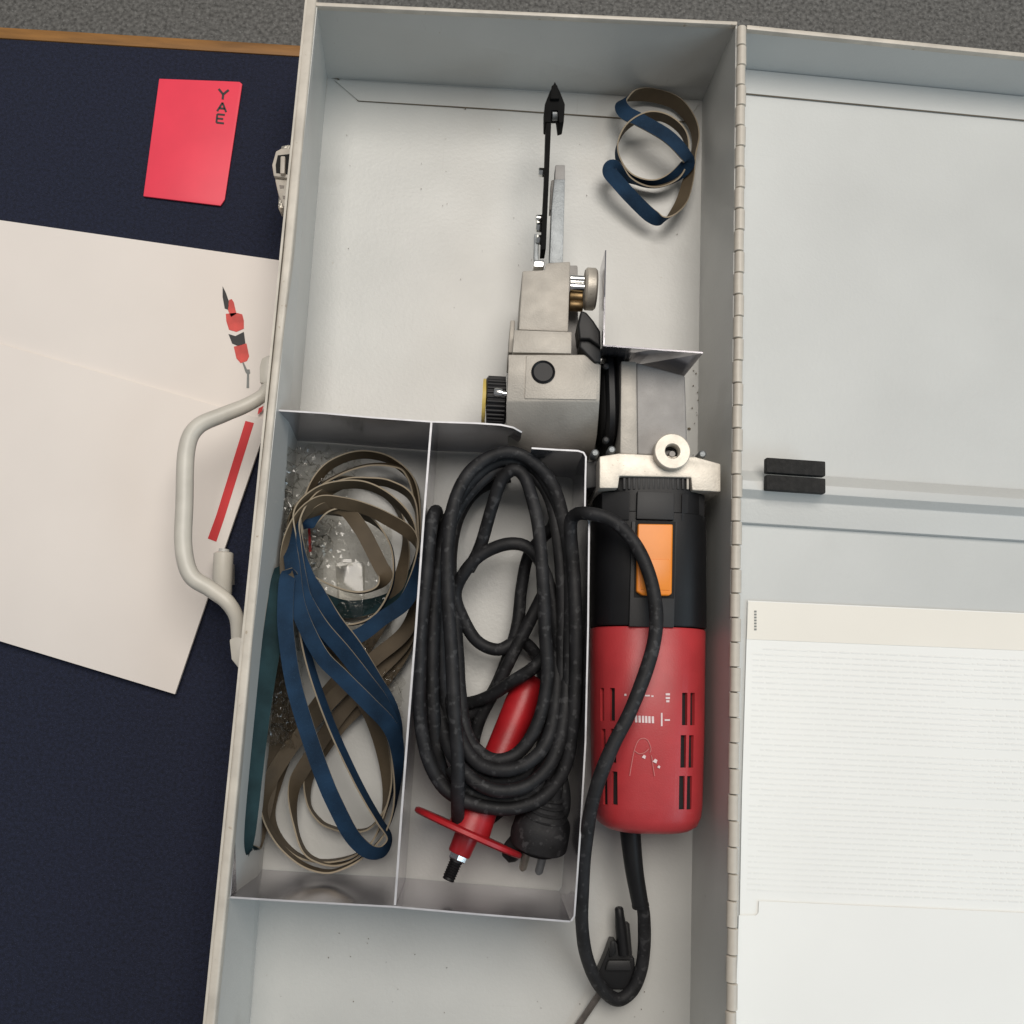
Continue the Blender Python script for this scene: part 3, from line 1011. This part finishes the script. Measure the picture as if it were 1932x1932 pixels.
# contact roller and pins, right
rp0 = at(1102, 545, .046)
lathe('contact_roller', rp0, rp0 + Vector((1, 0, 0)), [(0, 0), (0, .0110), (.0012, .0122), (.0058, .0122), (.0070, .0110), (.0070, 0)], M['alu_bright'], tool, seg=40)
for (y, m, r) in ((526, 'chrome', .0022), (541, 'chrome', .0026)):
    p = at(1076, y, .054)
    lathe('roller_pin', p, p + Vector((1, 0, 0)), [(0, 0), (0, r), (.0078, r), (.0078, 0)], M[m], tool, seg=16)
for (y, r) in ((560, .0036), (576, .0034)):
    p = at(1074, y, .050)
    lathe('brass_bush', p, p + Vector((1, 0, 0)), [(0, 0), (0, r * .9), (.0006, r), (.0072, r), (.0078, r * .85), (.0078, 0)], M['brass'], tool, seg=18)
# black tension lever
bm = prism_bm([(1096, 585), (1107, 589), (1121, 606), (1133, 625), (1134, 656), (1112, 640), (1093, 640), (1090, 613)], .0690, .052)
bevel(bm, .0012, 3)
finish('tension_lever', bm, M['black'], tool, 40)
bm = prism_bm([(1094, 636), (1112, 636), (1134, 656), (1134, 683), (1122, 684), (1094, 655)], .066, .050)
bevel(bm, .0010, 3)
finish('lever_heel', bm, M['black_panel'], tool, 40)


# bent sheet guard: one leaf along the belt, one across the gearbox
def leaf(name, top, bot, th, mat):
    bm = bmesh.new()
    A = [at(*p) for p in top] + [at(*p) for p in reversed(bot)]
    n = (A[1] - A[0]).cross(A[-1] - A[0]).normalized() * th
    loft(bm, A, [p + n for p in A])
    return finish(name, bm, [M['steel'], M['steel_edge']], tool)


leaf('belt_guard', [(1141.5, 472, .074), (1139.5, 560, .082), (1138, 653, .086)], [(1131, 512, .040), (1130, 575, .040), (1129, 672, .040)], .0007, None)
leaf('belt_guard', [(1138, 653, .086), (1230, 660, .088), (1326, 667, .090)], [(1129, 676, .045), (1205, 688, .050), (1290, 711, .053)], .0008, None)

# strain relief + cord + plug
sr = pxpath([(1188, 1556, .034), (1192, 1600, .033), (1198, 1650, .031), (1208, 1706, .028)], 6)
n_ = len(sr)
bm = tube_bm(sr, [.0058 - .0014 * i / n_ for i in range(n_)], 18)
tube_bm([sr[-1], sr[-1] + (sr[-1] - sr[-2]).normalized() * .0012], .0047, 18, bm)
finish('strain_relief', bm, M['black'], tool, 50)

CR = .0036
cord = bmesh.new()
main = [(1206, 1690, .0285), (1213, 1715, .026), (1216, 1745, .022), (1215, 1790, .0165), (1209, 1832, .0135), (1193, 1868, .0125), (1168, 1886, .013), (1143, 1873, .016), (1121, 1842, .022), (1105, 1797, .030), (1098, 1745, .040), (1098, 1690, .050), (1102, 1619, .061), (1109, 1560, .068),
        (1119, 1509, .0735), (1136, 1455, .0765), (1158, 1403, .0775), (1188, 1345, .0775), (1216, 1274, .0775), (1233, 1216, .0775), (1238, 1165, .0775), (1232, 1110, .0775), (1218, 1065, .077),
        (1199, 1028, .0765), (1173, 996, .0765), (1144, 977, .076), (1112, 969, .0745), (1088, 972, .068), (1076, 990, .061),
        (1080, 1060, .056), (1085, 1150, .055), (1086, 1260, .054), (1083, 1350, .052), (1068, 1440, .049), (1030, 1500, .047), (975, 1524, .046), (920, 1522, .046), (870, 1508, .046), (835, 1482, .046), (807, 1430, .048), (792, 1353, .050), (792, 1260, .053), (797, 1180, .055), (806, 1060, .057), (815, 985, .057), (822, 964, .050), (828, 980, .036), (834, 1030, .028), (832, 1120, .026), (832, 1250, .026), (845, 1370, .026), (885, 1462, .028),
        (950, 1498, .031), (1015, 1484, .034), (1058, 1420, .037), (1074, 1330, .040), (1078, 1200, .043), (1077, 1090, .046), (1066, 985, .050), (1040, 910, .054), (1000, 868, .057), (963, 853, .058), (922, 863, .058), (882, 896, .058), (856, 955, .059), (845, 1034, .060), (845, 1117, .0605), (852, 1228, .061), (858, 1332, .061), (862, 1437, .058), (864, 1510, .050), (867, 1552, .036), (884, 1560, .022), (930, 1540, .012), (1000, 1470, .010), (1030, 1370, .010), (1020, 1260, .012),
        (985, 1210, .018), (940, 1226, .021), (900, 1208, .022), (872, 1165, .023), (860, 1120, .026), (878, 1078, .032), (911, 1044, .036), (960, 1027, .038), (1000, 1036, .039), (1030, 1085, .040), (1048, 1160, .041), (1056, 1260, .041), (1045, 1375, .041), (1005, 1450, .041), (945, 1474, .040), (888, 1450, .038), (852, 1380, .036), (838, 1280, .036), (832, 1150, .037), (838, 1040, .040), (862, 965, .043), (905, 908, .046), (950, 883, .047), (995, 890, .047), (1032, 930, .047), (1052, 1000, .046), (1060, 1100, .046), (1062, 1220, .046), (1056, 1340, .046), (1030, 1430, .046), (1010, 1470, .044)]
def wobble(pts, k):
    out = []
    for i, p in enumerate(pts):
        q = Vector((i * .73 + k * 11.3, k * 3.7, 0))
        a = 3.2 if p[0] < 1090 else .8
        out.append((p[0] + a * noise.noise(q), p[1] + a * noise.noise(q + Vector((5, 9, 2))), max(.0055, p[2] + a * .0005 * noise.noise(q * 1.3 + Vector((1, 7, 4))))))
    return out


def cord_r(path):
    return [CR * (1 + .05 * noise.noise(p * 60)) for p in path]


mp0 = pxpath(wobble(main, 0), 7)
tube_bm(mp0, cord_r(mp0), 12, cord)
inner = [[(884, 1075, .026), (905, 1030, .033), (928, 955, .042), (945, 905, .049), (968, 886, .0525), (988, 900, .053), (1003, 940, .053), (1016, 992, .053), (1024, 1076, .053), (1030, 1200, .052), (1032, 1280, .051), (1016, 1362, .050), (982, 1417, .049), (942, 1434, .049), (905, 1420, .046), (880, 1380, .042), (868, 1310, .036), (864, 1240, .030), (858, 1160, .024), (850, 1060, .018), (862, 980, .012), (900, 925, .010), (960, 900, .008)],
         [(1046, 960, .036), (1046, 990, .034), (1024, 1016, .028), (996, 1050, .022), (984, 1110, .019), (976, 1180, .018), (955, 1250, .016), (925, 1310, .014), (885, 1345, .010), (845, 1380, .008)],
         [(1035, 1100, .026), (1015, 1140, .024), (990, 1190, .024), (965, 1240, .022), (935, 1300, .018), (905, 1360, .012), (890, 1420, .008), (900, 1470, .008)],
         [(850, 1330, .012), (890, 1325, .016), (925, 1312, .024), (965, 1288, .034), (1010, 1258, .040), (1040, 1220, .036), (1056, 1170, .026), (1060, 1100, .018)],
         [(900, 1480, .010), (840, 1400, .012), (818, 1300, .014), (816, 1180, .014), (822, 1060, .016), (850, 970, .020), (900, 905, .026), (960, 885, .030), (1020, 900, .030), (1058, 970, .028), (1070, 1080, .026), (1074, 1200, .026), (1070, 1320, .024), (1045, 1420, .020), (990, 1480, .016), (930, 1490, .012)],
         [(880, 1540, .020), (830, 1440, .036), (818, 1350, .042), (815, 1250, .044), (822, 1120, .045), (840, 1000, .047), (870, 935, .050), (915, 882, .051), (960, 868, .051), (1010, 882, .051), (1050, 945, .050), (1070, 1030, .049), (1074, 1130, .049), (1074, 1260, .048), (1066, 1370, .047), (1040, 1450, .045), (990, 1502, .043), (930, 1508, .042), (880, 1490, .040), (850, 1450, .036)]]
inner += [[(840, 1250, .030), (858, 1360, .042), (890, 1430, .050), (940, 1454, .0545), (995, 1440, .0545), (1035, 1390, .053), (1050, 1300, .048), (1050, 1200, .036), (1040, 1120, .02)],
          [(826, 1290, .030), (843, 1400, .042), (880, 1462, .051), (935, 1490, .0535), (1000, 1480, .0535), (1046, 1425, .053), (1068, 1320, .050), (1066, 1200, .038), (1060, 1100, .02)],
          [(1018, 1350, .020), (1040, 1420, .034), (1062, 1480, .040), (1062, 1530, .038), (1040, 1556, .030)]]
for k_, s_ in enumerate(inner):
    pp = pxpath(wobble(s_, k_ + 1), 7)
    tube_bm(pp, cord_r(pp), 12, cord)
finish('power_cord', cord, M['rubber'], tool, 60)

plug = empty('mains_plug', at(1020, 1570, .03), parent=tool)
pa, pb = at(1046, 1470, .046), at(1016, 1585, .030)
pl = (pb - pa).length
lathe('plug_body', pa, pb, [(0, 0), (0, .0048), (.004, .0056), (.010, .0062), (.017, .0092), (.024, .0130), (.027, .0150), (pl - .0012, .0158), (pl, .0148), (pl, 0)], M['rubber'], plug, n=2.7, seg=40)
for i in range(4):
    t_ = .009 + i * .0036
    lathe('plug_ridge', pa + (pb - pa).normalized() * t_, pb, [(0, 0), (0, .0066 + i * .0012), (.0007, .0078 + i * .0014), (.0014, .0066 + i * .0012), (.0014, 0)], M['rubber'], plug, seg=24, n=2.4)
lathe('plug_face', pb, pb + (pb - pa), [(0, 0), (0, .0135), (.0026, .0130), (.0034, .0115), (.0034, 0)], M['black'], plug, seg=36)
pd = (pb - pa).normalized()
sd = pd.cross(Vector((0, 0, 1))).normalized()
upv = sd.cross(pd).normalized()
for s_ in (-1, 1):
    p = pb + (sd * .0045 * s_) + pd * .002
    lathe('plug_pin', p, p + pd, [(0, 0), (0, .0023), (.017, .0023), (.0185, .0012), (.0185, 0)], M['zinc'] if s_ < 0 else M['latch'], plug, seg=14)
lathe('plug_ear', at(965, 1580, .020), at(985, 1600, .022), [(0, 0), (0, .008), (.003, .0105), (.008, .0105), (.010, .008), (.010, 0)], M['rubber'], plug, seg=24)

# ------------------------------------------------------------------ red side handle under the cord
sh_ = empty('side_handle', at(900, 1500, 0), 'red plastic side handle with round flange lying under the coiled cord', 'handle')
ha, hb = at(1006, 1276, .022), at(884, 1568, .033)
hlen = (hb - ha).length
hdv = (hb - ha).normalized()
lathe('grip', ha, hb, [(0, 0), (0, .004), (.0015, .0066), (.005, .0088), (.016, .0096), (.030, .0092), (.045, .0090), (.060, .0096), (hlen - .016, .0104), (hlen - .001, .0118), (hlen - .001, 0)], M['red_handle'], sh_, seg=36)
bm = lathe_bm(hb - hdv * .001, hb + hdv, [(0, 0), (0, .0300), (.0008, .0312), (.0026, .0312), (.0034, .0300), (.0034, 0)], seg=56)
finish('flange', bm, M['red_handle'], sh_, 40)
lathe('collar', hb + hdv * .0022, hb + hdv, [(0, 0), (0, .0066), (.010, .0062), (.0108, .0055), (.0108, 0)], M['red_handle'], sh_, seg=30)
lathe('hex_nut', hb + hdv * .0115, hb + hdv, [(0, 0), (0, .0046), (.0006, .0052), (.0040, .0052), (.0046, .0046), (.0046, 0)], M['chrome'], sh_, seg=6)
st = [(0, 0), (0, .0036)]
for i in range(7):
    st += [(.001 + i * .0013, .0036), (.0016 + i * .0013, .0030)]
st += [(.0105, .0034), (.0110, .0026), (.0110, 0)]
lathe('threaded_stud', hb + hdv * .0160, hb + hdv, st, M['black'], sh_, seg=20)

# ------------------------------------------------------------------ clamp with rod at the bottom
cl = empty('chuck_key', at(1165, 1830, 0), 'small black clamp piece with steel rod lying inside the lower cord loop', 'tool')
prism('clamp_body', [(1128, 1838), (1143, 1803), (1153, 1775), (1162, 1776), (1166, 1783), (1184, 1783), (1188, 1786), (1190, 1806), (1197, 1808), (1198, 1822), (1206, 1850), (1194, 1868), (1150, 1868), (1136, 1852)], .011, .0012, M['black'], cl, .0016, 3)
prism('clamp_ridge', [(1148, 1812), (1190, 1812), (1192, 1832), (1142, 1832)], .0140, .0105, M['black_panel'], cl, .0012, 2)
lathe('clamp_post', at(1177, 1800, .010), at(1168, 1716, .012), [(0, 0), (0, .0034), (.015, .0032), (.020, .0026), (.0245, .0024), (.0252, .0018), (.0252, 0)], M['black'], cl, seg=18)
lathe('clamp_post', at(1184, 1800, .009), at(1180, 1738, .010), [(0, 0), (0, .0026), (.016, .0022), (.017, .0014), (.017, 0)], M['black_panel'], cl, seg=14)
prism('clamp_wing', [(1151, 1778), (1160, 1774), (1163, 1800), (1150, 1808)], .0135, .006, M['black'], cl, .001)
ra_, rb_ = at(1140, 1862, .006), at(1084, 1945, .0035)
lathe('steel_rod', ra_, rb_, [(0, 0), (0, .0019), ((rb_ - ra_).length, .0019), ((rb_ - ra_).length, 0)], M['dark_steel'], cl, seg=6)


# ------------------------------------------------------------------ sanding belts
def belt(name, pts, label, width=.0083, group=None, mat=None, sub=10, th=.0009):
    """endless ribbon; each point = (px, py, z, roll): roll 0 blue to the right of travel, 90 up, 180 left, 270 down"""
    raw = []
    for (x, y, z, t) in pts:
        p = at(x, y, z)
        raw.append((p.x, p.y, p.z, t))
    if width < .0086 or width > .01:      # arcs lean so that their brown inside shows from above
        raw2 = []
        for (q, p) in zip(raw, pts):
            t = q[3]
            m_ = t % 360
            if p[1] < 1000 and p[0] < 800:
                if m_ > 330 or m_ < 15: t -= 18
                elif 150 < m_ < 215: t += 16
            raw2.append((q[0], q[1], q[2], t))
        raw = raw2
    wrap = round((pts[-1][3] - pts[0][3]) / 360.0) * 360
    n = len(raw)
    P = []
    for i in range(n):
        def g(j):
            q = raw[j % n]
            return (q[0], q[1], q[2], q[3] + wrap * (1 if j >= n else 0) - wrap * (1 if j < 0 else 0))
        p0, p1, p2, p3 = g(i - 1), g(i), g(i + 1), g(i + 2)
        for s in range(sub):
            t = s / sub
            P.append([0.5 * (2 * b + (c - a) * t + (2 * a - 5 * b + 4 * c - d) * t * t + (3 * b - a - 3 * c + d) * t ** 3)
                      for a, b, c, d in zip(p0, p1, p2, p3)])
    m = len(P)
    bm = bmesh.new()
    rings = []
    Z = Vector((0, 0, 1))
    for i in range(m):
        a, b = Vector(P[(i - 1) % m][:3]), Vector(P[(i + 1) % m][:3])
        T = b - a
        if T.length < 1e-7: T = Vector((1, 0, 0))
        T.normalize()
        Th = Vector((T.x, T.y, 0))
        Th.normalize()
        N = Z.cross(Th)
        r = math.radians(P[i][3])
        Wd = Z * math.cos(r) + N * math.sin(r)
        Wd = (Wd - T * Wd.dot(T)).normalized()
        Fn = T.cross(Wd).normalized()
        c = Vector(P[i][:3])
        h = width / 2
        zmin = c.z - abs(Wd.z) * h
        if zmin < .0015: c.z += .0015 - zmin
        rings.append([bm.verts.new(c - Wd * h + Fn * th / 2), bm.verts.new(c + Wd * h + Fn * th / 2),
                      bm.verts.new(c + Wd * h - Fn * th / 2), bm.verts.new(c - Wd * h - Fn * th / 2)])
    shift = 0
    for i in range(m):
        a, b = rings[i], rings[(i + 1) % m]
        for q in range(4):
            f = bm.faces.new((a[q], a[(q + 1) % 4], b[(q + 1) % 4], b[q]))
            f.material_index = (0, 2, 1, 2)[q]
            f.smooth = True
    for e in bm.edges:
        if len(e.link_faces) == 2 and e.link_faces[0].material_index != e.link_faces[1].material_index:
            e.smooth = False
    o = finish(name, bm, [mat or M['blue'], M['tan'], M['edge']])
    return tag(o, label, 'sanding belt', group)


belt('sanding_belt', [(1176, 188, .016, 150), (1200, 179, .012, 195), (1233, 180, .009, 214), (1276, 195, .008, 210), (1304, 228, .008, 200), (1313, 262, .008, 195), (1306, 300, .009, 195), (1297, 345, .012, 222), (1283, 385, .013, 226), (1256, 414, .014, 190), (1231, 409, .014, 135), (1196, 377, .016, 118), (1166, 344, .018, 112), (1150, 324, .018, 110), (1158, 315, .014, 60), (1188, 340, .010, -8), (1233, 352, .009, -32), (1276, 337, .010, -24), (1296, 301, .013, 0), (1292, 256, .016, 0), (1262, 226, .018, 0), (1222, 218, .019, 0), (1184, 238, .017, 0), (1165, 272, .013, 0), (1168, 305, .009, 0), (1192, 336, .008, 0), (1233, 347, .008, 5), (1272, 333, .011, 30), (1298, 308, .018, 62), (1290, 288, .022, 82), (1258, 256, .024, 92), (1206, 226, .022, 95), (1182, 214, .020, 110), (1172, 200, .018, 130)],
     'loose blue sanding belt coiled alone in the top corner of the case', .0088)

GB = None
belt('sanding_belt', [(546, 1085, .050, 100), (538, 1150, .054, 95), (542, 1215, .057, 92), (555, 1294, .058, 90), (580, 1380, .056, 90), (612, 1471, .052, 90), (636, 1525, .046, 90), (664, 1577, .038, 88), (695, 1606, .030, 72), (722, 1606, .024, 40), (734, 1580, .022, 12), (715, 1547, .026, 12), (692, 1508, .030, 14), (666, 1458, .034, 16), (630, 1380, .038, 18), (599, 1298, .042, 18), (577, 1225, .044, 12), (556, 1150, .044, -30), (543, 1080, .044, -100), (546, 1015, .042, -150), (570, 970, .040, -165), (605, 946, .038, -160), (648, 950, .038, -150), (690, 960, .038, -140), (732, 980, .036, -130), (772, 1006, .032, -135), (788, 1040, .030, -180), (784, 1090, .032, -225), (764, 1136, .034, -265), (720, 1168, .032, -270), (678, 1199, .030, -270), (630, 1210, .030, -270), (575, 1160, .036, -265)],
     'blue belt whose long front run crosses the left compartment to its lower corner')
belt('sanding_belt', [(548, 1020, .042, 60), (552, 1070, .048, 88), (564, 1150, .051, 90), (603, 1232, .055, 76), (645, 1277, .054, 76), (696, 1328, .049, 80), (736, 1372, .040, 95), (750, 1420, .030, 130), (748, 1500, .024, 170), (730, 1565, .020, 180), (688, 1614, .018, 180), (646, 1638, .018, 180), (612, 1644, .018, 180), (570, 1630, .018, 180), (530, 1596, .018, 180), (505, 1553, .018, 185), (499, 1513, .019, 200), (512, 1468, .019, 240), (545, 1415, .018, 268), (575, 1378, .018, 270), (630, 1316, .018, 270), (700, 1248, .018, 270), (766, 1190, .020, 285), (786, 1120, .024, 340), (788, 1040, .028, 360), (776, 985, .032, 360), (740, 942, .036, 360), (690, 916, .038, 358), (636, 916, .038, 355), (594, 932, .038, 352), (560, 967, .040, 365)],
     'blue belt with a slanting run passing over the others to the divider')
belt('sanding_belt', [(556, 1030, .044, 70), (566, 1100, .047, 88), (577, 1135, .047, 90), (607, 1182, .047, 72), (649, 1231, .046, 72), (690, 1284, .041, 78), (722, 1330, .034, 95), (745, 1390, .024, 130), (742, 1480, .018, 170), (712, 1570, .014, 180), (680, 1612, .013, 180), (642, 1630, .013, 180), (605, 1626, .013, 180), (574, 1605, .013, 180), (557, 1554, .013, 182), (554, 1492, .014, 215), (575, 1445, .013, 262), (640, 1350, .012, 270), (710, 1270, .012, 272), (770, 1200, .014, 300), (789, 1090, .020, 355), (790, 1000, .026, 360), (776, 940, .030, 360), (738, 914, .033, 360), (698, 908, .034, 360), (650, 912, .034, 355), (600, 940, .036, 350), (562, 985, .040, 380)],
     'blue belt tucked between the crossing belts with a middle slanting run')
belt('sanding_belt', [(569, 1000, .032, 200), (560, 1030, .033, 190), (584, 1078, .033, 180), (626, 1105, .033, 180), (676, 1118, .033, 180), (713, 1108, .033, 185), (727, 1086, .033, 240), (718, 1068, .034, 270), (700, 1032, .034, 270), (680, 996, .034, 275), (648, 960, .034, 300), (606, 962, .034, 340), (564, 1000, .030, 350), (552, 1060, .022, 350), (580, 1140, .014, 355), (640, 1178, .012, 360), (702, 1165, .014, 360), (738, 1110, .018, 360), (742, 1050, .022, 360), (726, 1008, .026, 360), (690, 976, .029, 360), (636, 966, .031, 360), (594, 978, .032, 420)],
     'small ring of blue belt coiled in the upper half of the left compartment')
belt('sanding_belt', [(562, 1040, .040, 80), (580, 1090, .041, 90), (596, 1115, .041, 90), (631, 1168, .039, 62), (671, 1221, .037, 62), (708, 1284, .033, 78), (738, 1340, .028, 110), (752, 1410, .018, 160), (738, 1500, .010, 180), (700, 1560, .008, 180), (655, 1567, .007, 180), (632, 1563, .007, 180), (604, 1549, .007, 180), (582, 1513, .007, 182), (588, 1450, .008, 220), (640, 1370, .008, 265), (710, 1300, .008, 270), (768, 1215, .009, 300), (788, 1110, .012, 355), (790, 990, .016, 360), (780, 912, .019, 360), (742, 872, .022, 360), (698, 858, .024, 360), (657, 862, .026, 360), (615, 884, .028, 360), (586, 927, .031, 360), (562, 985, .036, 390)],
     'blue belt whose wide brown arc is the topmost of the left compartment')
belt('sanding_belt', [(532, 1085, .044, 118), (524, 1130, .050, 118), (512, 1211, .053, 116), (492, 1336, .054, 114), (476, 1461, .054, 114), (465, 1555, .053, 114), (458, 1600, .050, 122), (462, 1616, .042, 180), (478, 1590, .018, 235), (494, 1530, .016, 255), (512, 1440, .015, 262), (528, 1320, .015, 265), (536, 1200, .018, 270), (542, 1100, .022, 300), (556, 1000, .024, 345), (590, 930, .025, 358), (636, 897, .026, 360), (690, 878, .026, 360), (738, 878, .025, 360), (768, 892, .022, 360), (786, 940, .018, 360), (786, 1040, .012, 365), (750, 1120, .008, 400), (660, 1150, .008, 440), (580, 1120, .018, 470)],
     'greenish blue belt leaning along the left wall of the tray', .0105, None, M['teal'])


belt('sanding_belt', [(560, 960, .012, 180), (640, 905, .010, 180), (730, 935, .008, 185), (764, 1005, .008, 200), (752, 1100, .008, 250), (690, 1220, .008, 270), (600, 1330, .009, 270), (535, 1430, .009, 280), (512, 1540, .009, 345), (560, 1612, .009, 360), (640, 1622, .009, 360), (706, 1582, .009, 360), (730, 1480, .010, 320), (700, 1350, .012, 280), (620, 1230, .013, 270), (566, 1130, .013, 260), (548, 1040, .013, 200)],
     'brown backed belt lying lowest on the floor of the left compartment')

# ------------------------------------------------------------------ clear plastic bag and box scrap under the belts
def film(name, outline_fn, nx, ny, amp, seed, label, cat):
    bm = bmesh.new()
    g = []
    for j in range(ny + 1):
        row = []
        for i in range(nx + 1):
            u, v = i / nx, j / ny
            x, y, z = outline_fn(u, v)
            p = at(x, y, z)
            q = Vector((x * .05 + seed, y * .05, 0))
            d = abs(noise.noise(q)) * 1.0 + abs(noise.noise(q * 2.3)) * .6 + abs(noise.noise(q * 4.7)) * .30
            row.append(bm.verts.new(p + Vector((noise.noise(q * 1.7) * amp * .4, noise.noise(q * 1.9 + Vector((9, 0, 0))) * amp * .4, (d - .45) * amp))))
        g.append(row)
    for j in range(ny):
        for i in range(nx):
            bm.faces.new((g[j][i], g[j][i + 1], g[j + 1][i + 1], g[j + 1][i]))
    bmesh.ops.solidify(bm, geom=bm.faces[:], thickness=0.00012)
    return tag(finish(name, bm, M['film'], None, None), label, cat)


def bag_fn(u, v):
    xl = 520 - 34 * v - 10 * math.sin(v * 3)
    xr = 690 - 260 * v + 130 * v * v
    x = xl + (xr - xl) * u
    y = 842 + 560 * v + 10 * u
    z = .046 - .034 * u * (1 - .4 * v) - .010 * v
    return x, y, z


film('plastic_bag', bag_fn, 50, 150, .011, 3.1, 'crumpled clear plastic bag behind the belts along the tray wall', 'bag')


def bag2_fn(u, v):
    return 572 + 168 * u, 980 + 270 * v, .006 + .004 * math.sin(u * 3)


b2 = film('plastic_bag', bag2_fn, 40, 60, .005, 8.4, 'flat clear plastic bag seen inside the ring of belts', 'bag')
decal('red_seal_line', [(580, 985), (585, 985), (588, 1040), (583, 1042)], M['print_red'], b2, .0128)


def bag3_fn(u, v):
    return 722 + 38 * u, 1255 + 100 * v, .010 + .008 * u


film('plastic_bag', bag3_fn, 14, 30, .010, 5.5, 'small scrap of clear plastic film against the divider', 'film')

pb_ = empty('clear_box', at(655, 1110, 0), 'small clear plastic box lying inside the ring of belts', 'box')
prism('box_body', [(632, 1062), (686, 1060), (684, 1178), (640, 1180)], .011, .002, M['film'], pb_, .0008)
prism('box_lid', [(634, 1056), (664, 1054), (665, 1066), (634, 1068)], .0128, .0112, M['film'], pb_, .0005)
bx_ = empty('cardboard_piece', at(530, 1300, 0), 'small brown cardboard piece under the belts near the left wall', 'cardboard')
prism('cardboard_panel', [(512, 1312), (556, 1300), (575, 1360), (545, 1420), (512, 1380)], .010, .002, M['tan'], bx_, .0004)
prism('cardboard_flap', [(513, 1236), (548, 1238), (552, 1292), (513, 1296)], .009, .002, M['void'], bx_, .0004)
prism('cardboard_lip', [(512, 1294), (556, 1291), (556, 1304), (511, 1308)], .0125, .010, M['edge'], bx_, .0004)

# ------------------------------------------------------------------ grit on the case floor
bm = bmesh.new()
rg = random.Random(3)
spots = [(1300, 809, .0011), (1313, 705, .0006), (1338, 795, .0005), (1308, 728, .0005), (878, 205, .0006), (1322, 745, .0004), (1306, 770, .0004)]
for i in range(26):
    spots.append((rg.uniform(1303, 1322), rg.uniform(690, 1000), rg.uniform(.00015, .0004)))
for i in range(26):
    spots.append((rg.uniform(640, 1290), rg.uniform(230, 650), rg.uniform(.0001, .00025)))
for i in range(22):
    spots.append((rg.uniform(520, 1290), rg.uniform(1760, 1920), rg.uniform(.0001, .00028)))
for (x, y, r) in spots:
    p = at(x, y, .0006)
    k = rg.randint(4, 6)
    top = [p + Vector((math.cos(2 * math.pi * j / k) * r * rg.uniform(.6, 1.2), math.sin(2 * math.pi * j / k) * r * rg.uniform(.6, 1.2), .0006)) for j in range(k)]
    loft(bm, top, [q - Vector((0, 0, .0007)) for q in top])
tag(finish('grit', bm, M['seam']), 'dark grit scattered on the case floor', 'grit', kind='stuff')
